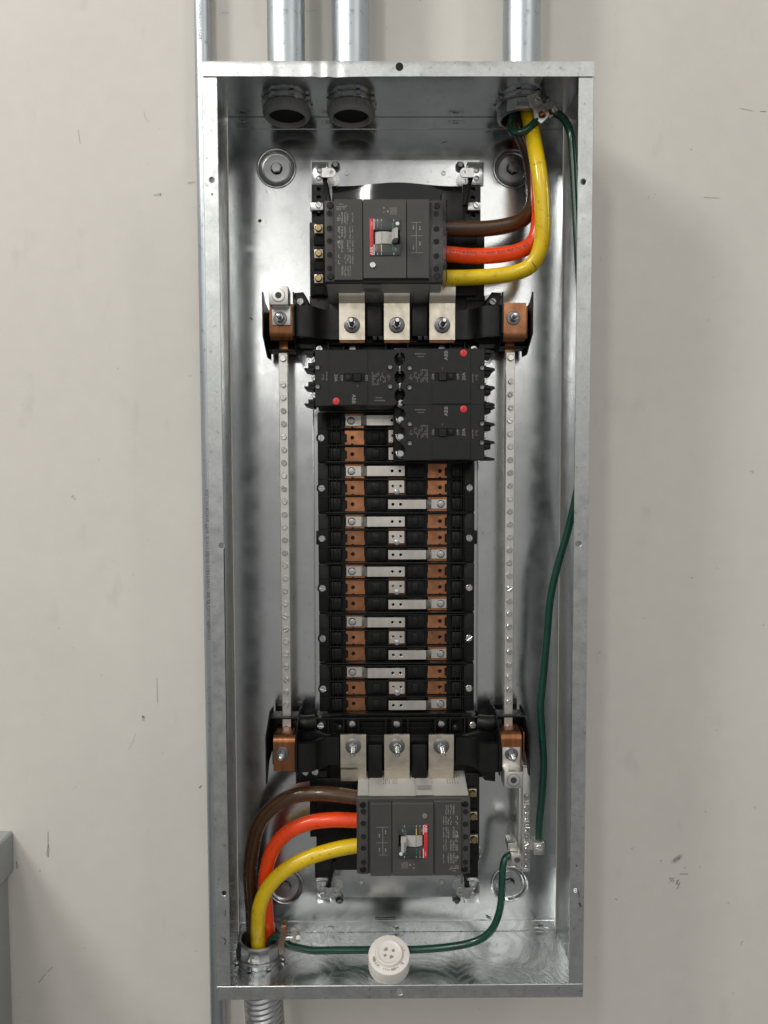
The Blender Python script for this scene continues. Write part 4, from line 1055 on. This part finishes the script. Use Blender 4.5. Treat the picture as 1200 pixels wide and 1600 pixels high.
# clear terminal cover on the upper one
b = BM(); K = 1 / 1128.
prism(b, [((670 - 600) * K, (374.5 - 437) * K), ((697 - 600) * K, (374.5 - 437) * K), ((697 - 600) * K, (374.5 - 314) * K), ((670 - 600) * K, (374.5 - 314) * K)], .0030, .0042, 'xz', holes=[circle((680.6 - 600) * K, (374.5 - y) * K, .0042, 14) for y in (334, 357, 376, 398, 417.5)])
box(b, (696 - 600) * K, (697 - 600) * K, .0042, .06, (374.5 - 437) * K, (374.5 - 314) * K)
obj('clear_cover', b, 'clear', mb, local=True)

# ================================================================== BRANCH BREAKERS
def make_branch():
    K = 1 / 1137.
    U = lambda px: (px - 691) * K
    V = lambda py: (588.5 - py) * K
    def r_(x0, y0, x1, y1): return U(x0), U(x1), V(y1), V(y0)
    t = thing('branch_breaker', 'x', 'circuit breaker', (0, 0, 0), 'black branch breakers')
    # outline: scalloped inner end
    z0, z1 = V(632), V(545.2); out = [(U(757), z0), (U(757), z1), (U(634), z1)]
    for yc in (561, 589, 617):
        for i in range(7):
            a = PI / 2 - PI * i / 6; out.append((U(626.5) + .0060 * math.cos(a), V(yc) + .0085 * math.sin(a)))
    out += [(U(632), z0)]
    b = BM(); prism(b, out[::-1], .0, .020, 'xz', ch=.0007); bd = obj('case', b, 'black_breaker', t, local=True)
    q = r_(630, 545.6, 756, 631.6); b = BM(); box(b, q[0], q[1], .0202, .082, q[2], q[3], .001); obj('lower_case', b, 'black_breaker', t, local=True)
    # shallow raised centre and grooves
    b = BM(); q = r_(675, 546.5, 735, 630.6); w_ = r_(680, 583, 712, 595)
    prism(b, rrect(q[0], q[2], q[1], q[3], .0008), -.0009, .0002, 'xz', holes=[[(w_[0], w_[2]), (w_[1], w_[2]), (w_[1], w_[3]), (w_[0], w_[3])]], ch=.0004); ct = obj('raised_face', b, 'black_breaker', t, local=True)
    b = BM(); box(b, w_[0], w_[1], -.0001, .0003, w_[2], w_[3]); obj('toggle_well', b, 'shadow_gap', ct, local=True)
    b = BM(); q = r_(684.5, 583.6, 699, 594.4); prism(b, [(q[0], .0002), (q[0] + .001, -.0030), (q[1] - .002, -.0046), (q[1], .0002)], q[2], q[3], 'xy'); obj('toggle', b, 'black', ct, local=True)
    b = BM(); q = r_(701, 584, 709, 592.5); box(b, q[0], q[1], -.0012, .0002, q[2], q[3], .0004); obj('trip_tab', b, 'black', ct, local=True)
    b = BM(); lathe(b, [(.0047, 0), (.0047, -.0004), (.0043, -.0006), (0, -.0006)], (U(724), -.0009, V(552.5)), 'y', 24); rd = obj('red_button', b, 'red_dot', t, local=True)
    b = BM(); qz(b, *r_(723.6, 550, 724.4, 554), -.00155); qz(b, *r_(723.6, 554.8, 724.4, 555.5), -.00155); obj('button_mark', b, 'print_black', rd, local=True)
    b = BM(); y = -.00095
    for w_d, sz, lx, ly, an in (('ABB', .0072, 697, 556, PI / 2), ('20A', .0062, 724.5, 588.5, PI / 2), ('ON', .0048, 676.8, 588.5, PI / 2), ('OFF', .0046, 715.5, 588.5, PI / 2), ('I', .0036, 691, 576.5, 0)):
        b = BM(); text(b, w_d, sz, (U(lx), y, V(ly)), an); obj('lettering', b, 'print', t, local=True)
    b = BM(); y = -.00012
    for c0, c1, d0, d1, s, rws in ((639, 645, 584, 593, 1, 3), (647, 656, 581, 597, 2, 4), (657, 669, 577, 598, 3, 6), (742.5, 747, 585, 594, 5, 2)):
        dashes(b, *r_(c0, d0, c1, d1), y, rws, .75, True, s, .55)
    dashes(b, *r_(646, 552.5, 668, 554.5), y, 1, .9, False, 8, .9); dashes(b, *r_(652, 557, 663, 558.5), y, 1, .9, False, 9, .9)
    dashes(b, *r_(737, 578, 740, 598), y, 1, .6, True, 11, .6)
    obj('small_print', b, 'print_dark', t, local=True)
    # round screw wells
    well = BM(); lathe(well, [(.0046, -.0003), (.0042, .0001), (0, .0001)], (0, 0, 0), 'y', 18); well = finish(well, 'screw_well', 'shadow_gap')
    sc = BM(); lathe(sc, [(.0030, 0), (.0028, -.0004), (.0015, -.0002), (0, -.0002)], (0, 0, 0), 'y', 14); sc = finish(sc, 'well_screw', 'steel_dark')
    for x, y_ in ((640, 574.5), (640, 604.5), (752.5, 574.5), (752.5, 604)):
        o_ = inst('screw_well', well, t, (U(x), -.0001, V(y_)), local=True); inst('well_screw', sc, o_, (.0003, -.0004, -.0006), local=True)
    # outer terminals: black prongs with bright screw plates between
    for yy, blk in ((547.5, 6), (574, 7), (602.5, 8), (629, 0)):
        b = BM(); q = r_(757.2, yy - 3.2, 775, yy + 3.4)
        prism(b, [(q[0], q[2]), (q[1], q[2] + .0002), (q[1] - .0006, q[2] + .0030), (q[0] + .003, q[3])], .010, .050, 'xz', ch=.0006)
        if blk: qb = r_(757.2, yy + 3, 769, yy + 4 + blk); box(b, qb[0], qb[1], .014, .046, qb[2], qb[3], .0006)
        obj('prong', b, 'black', t, local=True)
    for yy in (564.5, 592, 620):
        b = BM(); q = r_(757.2, yy - 5, 763, yy + 5); box(b, q[0], q[1], .022, .05, q[2], q[3], .0006); tp = obj('terminal_plate', b, 'alu', t, local=True)
        inst('screw', SC_BAR, tp, (U(760), .0218, V(yy)), local=True, rot=(0, 1.1 + yy, 0))
    return t
br = make_branch(); YBR = .030
br.location = P(691, 588.5, YBR); br['label'] = 'black 20A branch breaker at upper right, red dot near its top edge'
br2 = copy_tree(br); br2.location = P(691, 675.5, YBR); br2['label'] = 'black 20A branch breaker directly below another, the lowest of three'
br3 = copy_tree(br); br3.location = P(558.5, 590.5, YBR); br3.rotation_euler = (0, PI, 0); br3['label'] = 'black branch breaker at upper left, turned with red dot near its bottom edge'
# centre clamp screws with wire clips, on the panel interior
CL = BM(); lathe(CL, [(.0056, 0), (.0056, -.004), (.0040, -.0058), (0, -.0058)], (0, 0, 0), 'y', 16); CL = finish(CL, 'stab_screw', 'zinc')
for y in (577, 603.5, 630, 656, 683, 709): inst('stab_screw', CL, inn, P(626, y, .048))
bb = BM()
for y in (577, 603.5, 630, 656, 683, 709):
    p = P(625, y, .0485); tube(bb, [p + Vector((-.0055, -.003, .004)), p + Vector((-.0045, -.005, -.002)), p + Vector((0, -.005, -.0062)), p + Vector((.005, -.004, -.005))], .0006, 6, 4)
obj('spring_clips', bb, 'bright', inn)
b = BM(); xx = rect(615, 545, 637, 720, .06); box(b, xx[0], xx[1], .0535, .119, xx[2], xx[3], .002); obj('centre_spine', b, 'black', inn)

# ================================================================== CABLES
def cable(name, label, m, r, pts, group, cat='cable', ring=None):
    w_ = [q if isinstance(q, Vector) else P(*q) for q in pts]
    t = BM(); tube(t, w_, r, 20, 10)
    o = bpy.data.objects.new(name, None); bpy.data.objects.remove(o)
    c = w_[-1]; t.transform(Matrix.Translation(-c))
    ob = bpy.data.objects.new(name, finish(t, name, m, 80)); C.objects.link(ob); ob.location = c
    return tag(ob, label, cat, group)
YL = .072; RP = .0108
def TB(dx, dy, dz): return Vector((ctx[2] + dx, YC + dy, HZ + dz))
def BBp(dx, dy, dz): return Vector((cbx + dx, CBY + dy, -HZ + dz))
cable('power_cable', 'yellow cable from the top right bushing to the upper main breaker', 'yellow', RP,
      (TB(.004, -.008, .06), TB(.006, -.010, -.005), TB(.009, -.013, -.028), (836, 232, .060), (844, 280, .044), (848, 335, .044), (846, 380, .048), (832, 412, .054), (806, 426, .060), (765, 432, .066), (720, 434, .070), (676, 434, YL)), 'power cables')
yc_ = [o for o in C.objects if o.get('label', '').startswith('yellow cable from the top')][0]
bm_ = BM(); pa, pb_ = P(833, 413, .054), P(829, 414.5, .0545); pa2 = pa - yc_.location; d_ = (P(838, 406, .052) - P(826, 417, .055)).normalized()
u_, t_, v_ = frame(d_)
for i in range(7):
    a_ = [-.9 + 1.6 * (i + k) / 7 for k in (0, 1)]
    qs = [(Vector((0, -1, 0)) - d_ * Vector((0, -1, 0)).dot(d_)).normalized(), None]; qs[1] = d_.cross(qs[0])
    pt = lambda an, s_: pa2 + (qs[0] * math.cos(an) + qs[1] * math.sin(an)) * (RP + .0003) + d_ * s_
    bm_.faces.new([bm_.verts.new(q) for q in (pt(a_[0], -.0004), pt(a_[1], -.0006 - .0003 * i), pt(a_[1], .0005 - .0003 * i), pt(a_[0], .0004))])
obj('black_mark', bm_, 'print_black', yc_, local=True)
oc = cable('power_cable', 'orange printed cable partly behind yellow one at the upper main breaker', 'orange', RP,
      (TB(.008, .010, .06), TB(.009, .010, -.005), TB(.012, .008, -.03), (838, 245, .086), (842, 300, .074), (842, 345, .074), (834, 376, .074), (812, 392, .073), (775, 399, .072), (735, 400, YL), (700, 397, YL), (676, 396, YL)), 'power cables')
cable('power_cable', 'brown cable from the top right bushing to the upper main breaker', 'brown', RP,
      (TB(-.011, .004, .06), TB(-.011, .004, -.005), TB(-.004, .006, -.03), (826, 240, .106), (834, 285, .098), (832, 322, .094), (815, 344, .088), (785, 354, .082), (745, 358, .076), (705, 357, YL), (676, 356, YL)), 'power cables')
cable('power_cable', 'brown cable curving from the lower main breaker into bottom left bushing', 'brown', RP,
      ((584, 1247, YL), (560, 1246, YL), (520, 1241, .073), (485, 1240, .076), (452, 1246, .080), (423, 1264, .086), (404, 1290, .092), (395, 1325, .098), (391, 1365, .101), (394, 1410, .101), BBp(-.0118, .006, .045), BBp(-.0115, .006, .02), BBp(-.0115, .006, -.03)), 'power cables')
cable('power_cable', 'orange cable curving from the lower main breaker, between brown and yellow', 'orange', RP,
      ((584, 1283, YL), (560, 1282, YL), (520, 1281, .072), (482, 1286, .074), (449, 1301, .077), (426, 1328, .081), (416, 1362, .085), (414, 1400, .087), (417, 1437, .087), BBp(.0115, .004, .030), BBp(.0115, .006, -.03)), 'power cables')
cable('power_cable', 'yellow cable curving from the lower main breaker into bottom left bushing', 'yellow', RP,
      ((584, 1319, YL), (560, 1321, YL), (525, 1327, .071), (485, 1339, .069), (448, 1358, .067), (420, 1385, .066), (406, 1415, .066), (403, 1445, .070), BBp(-.001, -.0135, .028), BBp(0, -.013, -.03)), 'power cables')
# printed legend along the upper orange cable
b = BM(); wpts = smooth_path([P(x, y, Y) for x, y, Y in ((700, 397.5, YL), (735, 400, YL), (775, 399, .072), (812, 392, .073), (829, 382, .074))], 12)
cum = [0]
for a_, c_ in zip(wpts, wpts[1:]): cum.append(cum[-1] + (c_ - a_).length)
def along(s):
    for i in range(len(cum) - 1):
        if s <= cum[i + 1]: return wpts[i].lerp(wpts[i + 1], (s - cum[i]) / (cum[i + 1] - cum[i])), (wpts[i + 1] - wpts[i]).normalized()
    return wpts[-1], (wpts[-1] - wpts[-2]).normalized()
tb = text_bm('CT FT-4 AWG 1/0 600V SUN RES OIL RES', .0062, 'LEFT'); mxx = max(v.co.x for v in tb.verts); tb.transform(Matrix.Diagonal((cum[-1] / mxx * .96, 1, 1, 1)))
for v in tb.verts:
    q, d = along(v.co.x); nrm = Vector((-d.z, 0, d.x)).normalized(); a_ = v.co.y / RP + .10
    v.co = q + nrm * (math.sin(a_) * (RP + .0002)) + Vector((0, -1, 0)) * (math.cos(a_) * (RP + .0002))
tb.transform(Matrix.Translation(-oc.location)); join(b, tb)
obj('cable_print', b, 'print_black', oc, local=True)

RG = .0053
cable('ground_wire', 'long green ground wire hanging down the right side of the box', 'green', RG,
      ((866, 176, .068), (874, 180, .066), (883, 189, .060), (891, 208, .050), (895, 245, .048), (899, 320, .044), (905, 430, .034), (913, 520, .022), (916, 600, .018), (912, 700, .024), (903, 760, .036), (888, 826, .048), (871, 885, .054), (860, 935, .058), (855, 990, .064), (850, 1045, .070), (846, 1085, .074), (844.5, 1105, .076), (847, 1150, .080), (849.5, 1195, .084), (847, 1240, .086), (842.5, 1290, .088), (842, 1325, .089)), 'green ground wires', 'wire')
cable('ground_wire', 'short green wire loop from the top right bushing to its lug', 'green', RG,
      (TB(-.010, -.0135, .03), TB(-.013, -.015, -.012), TB(-.0165, -.017, -.034), (798, 203, .072), (810, 208, .064), (824, 202, .062), (834, 193, .064), (842, 184, .066)), 'green ground wires', 'wire')
cable('ground_wire', 'green ground wire sweeping from ground bar lug to bottom left bushing', 'green', RG,
      ((806, 1335, .088), (796, 1336, .085), (788, 1345, .080), (785, 1365, .076), (784, 1395, .072), (780, 1425, .068), (768, 1453, .068), (745, 1470, .071), (705, 1479, .074), (650, 1483.5, .078), (590, 1484, .080), (530, 1484.5, .078), (490, 1485, .072), (462, 1480, .072), (449, 1475, .073), (437, 1462, .077), BBp(.0190, -.010, .034), BBp(.0155, -.010, .015), BBp(.015, -.011, -.03)), 'green ground wires', 'wire')

# ================================================================== WHITE ROUND CONNECTOR
pc = PZ(608, 1520, -HZ + T)
base = Vector((pc.x, pc.y, -HZ + T))
t = thing('round_connector', 'round white plastic twist-lock connector with slots, lying on the box floor', 'connector', base)
tilt = Matrix.Translation(base + Vector((0, .004, .0115))) @ Matrix.Rotation(math.radians(22), 4, 'X')
def put(bm): bm.transform(tilt); return bm
b = BM(); lathe(b, [(.0285, .0), (.0300, .0010), (.0302, .004), (.0302, .0180), (.0296, .0198), (.0282, .0204), (.0202, .0206), (.0196, .0240), (.0190, .0252), (.0172, .0256), (.0150, .0240), (.0130, .0236), (0, .0236)], (0, 0, 0), 'z', 48); obj('housing', put(b), 'ivory', t, angle=40)
b = BM(); lathe(b, [(.0300, -.0035), (.0288, -.0045), (.0278, -.0002), (.0303, .0004), (.0303, -.001), (.0300, -.0035)], (0, 0, 0), 'z', 48, close=False); obj('rim', put(b), 'white', t)
for k, (a0, wd) in enumerate(((.5, .55), (2.3, .8), (3.7, .5), (5.2, .75))):
    b = BM(); pts = []
    for i in range(6): a = a0 - wd / 2 + wd * i / 5; pts.append((.0090 * math.cos(a), .0090 * math.sin(a)))
    for i in range(6): a = a0 + wd / 2 - wd * i / 5; pts.append((.0046 * math.cos(a), .0046 * math.sin(a)))
    prism(b, pts, .0239, .0235, 'xy'); obj('slot', put(b), 'print', t)
b = BM(); r0 = random.Random(5)
for a0, a1, rr0, rr1, fill in ((3.3, 4.05, .0205, .0255, .8), (4.25, 4.75, .0215, .0245, .7), (4.8, 5.15, .0205, .0255, .95), (5.2, 5.55, .0215, .0245, .7), (5.62, 5.68, .0205, .026, 1), (6.5, 6.75, .022, .025, .8)):
    a = a0
    while a < a1:
        l = r0.uniform(.015, .05)
        if r0.random() < fill:
            ra = rr0 + r0.uniform(0, .001); rb = rr1 - r0.uniform(0, .0018)
            b.faces.new([b.verts.new((r_ * math.cos(q), r_ * math.sin(q), .02085 - .00008 * (r_ > .027))) for q, r_ in ((a, ra), (a + l, ra), (a + l, rb), (a, rb))])
        a += l + r0.uniform(.012, .03)
obj('label_print', put(b), 'print_dark', t)
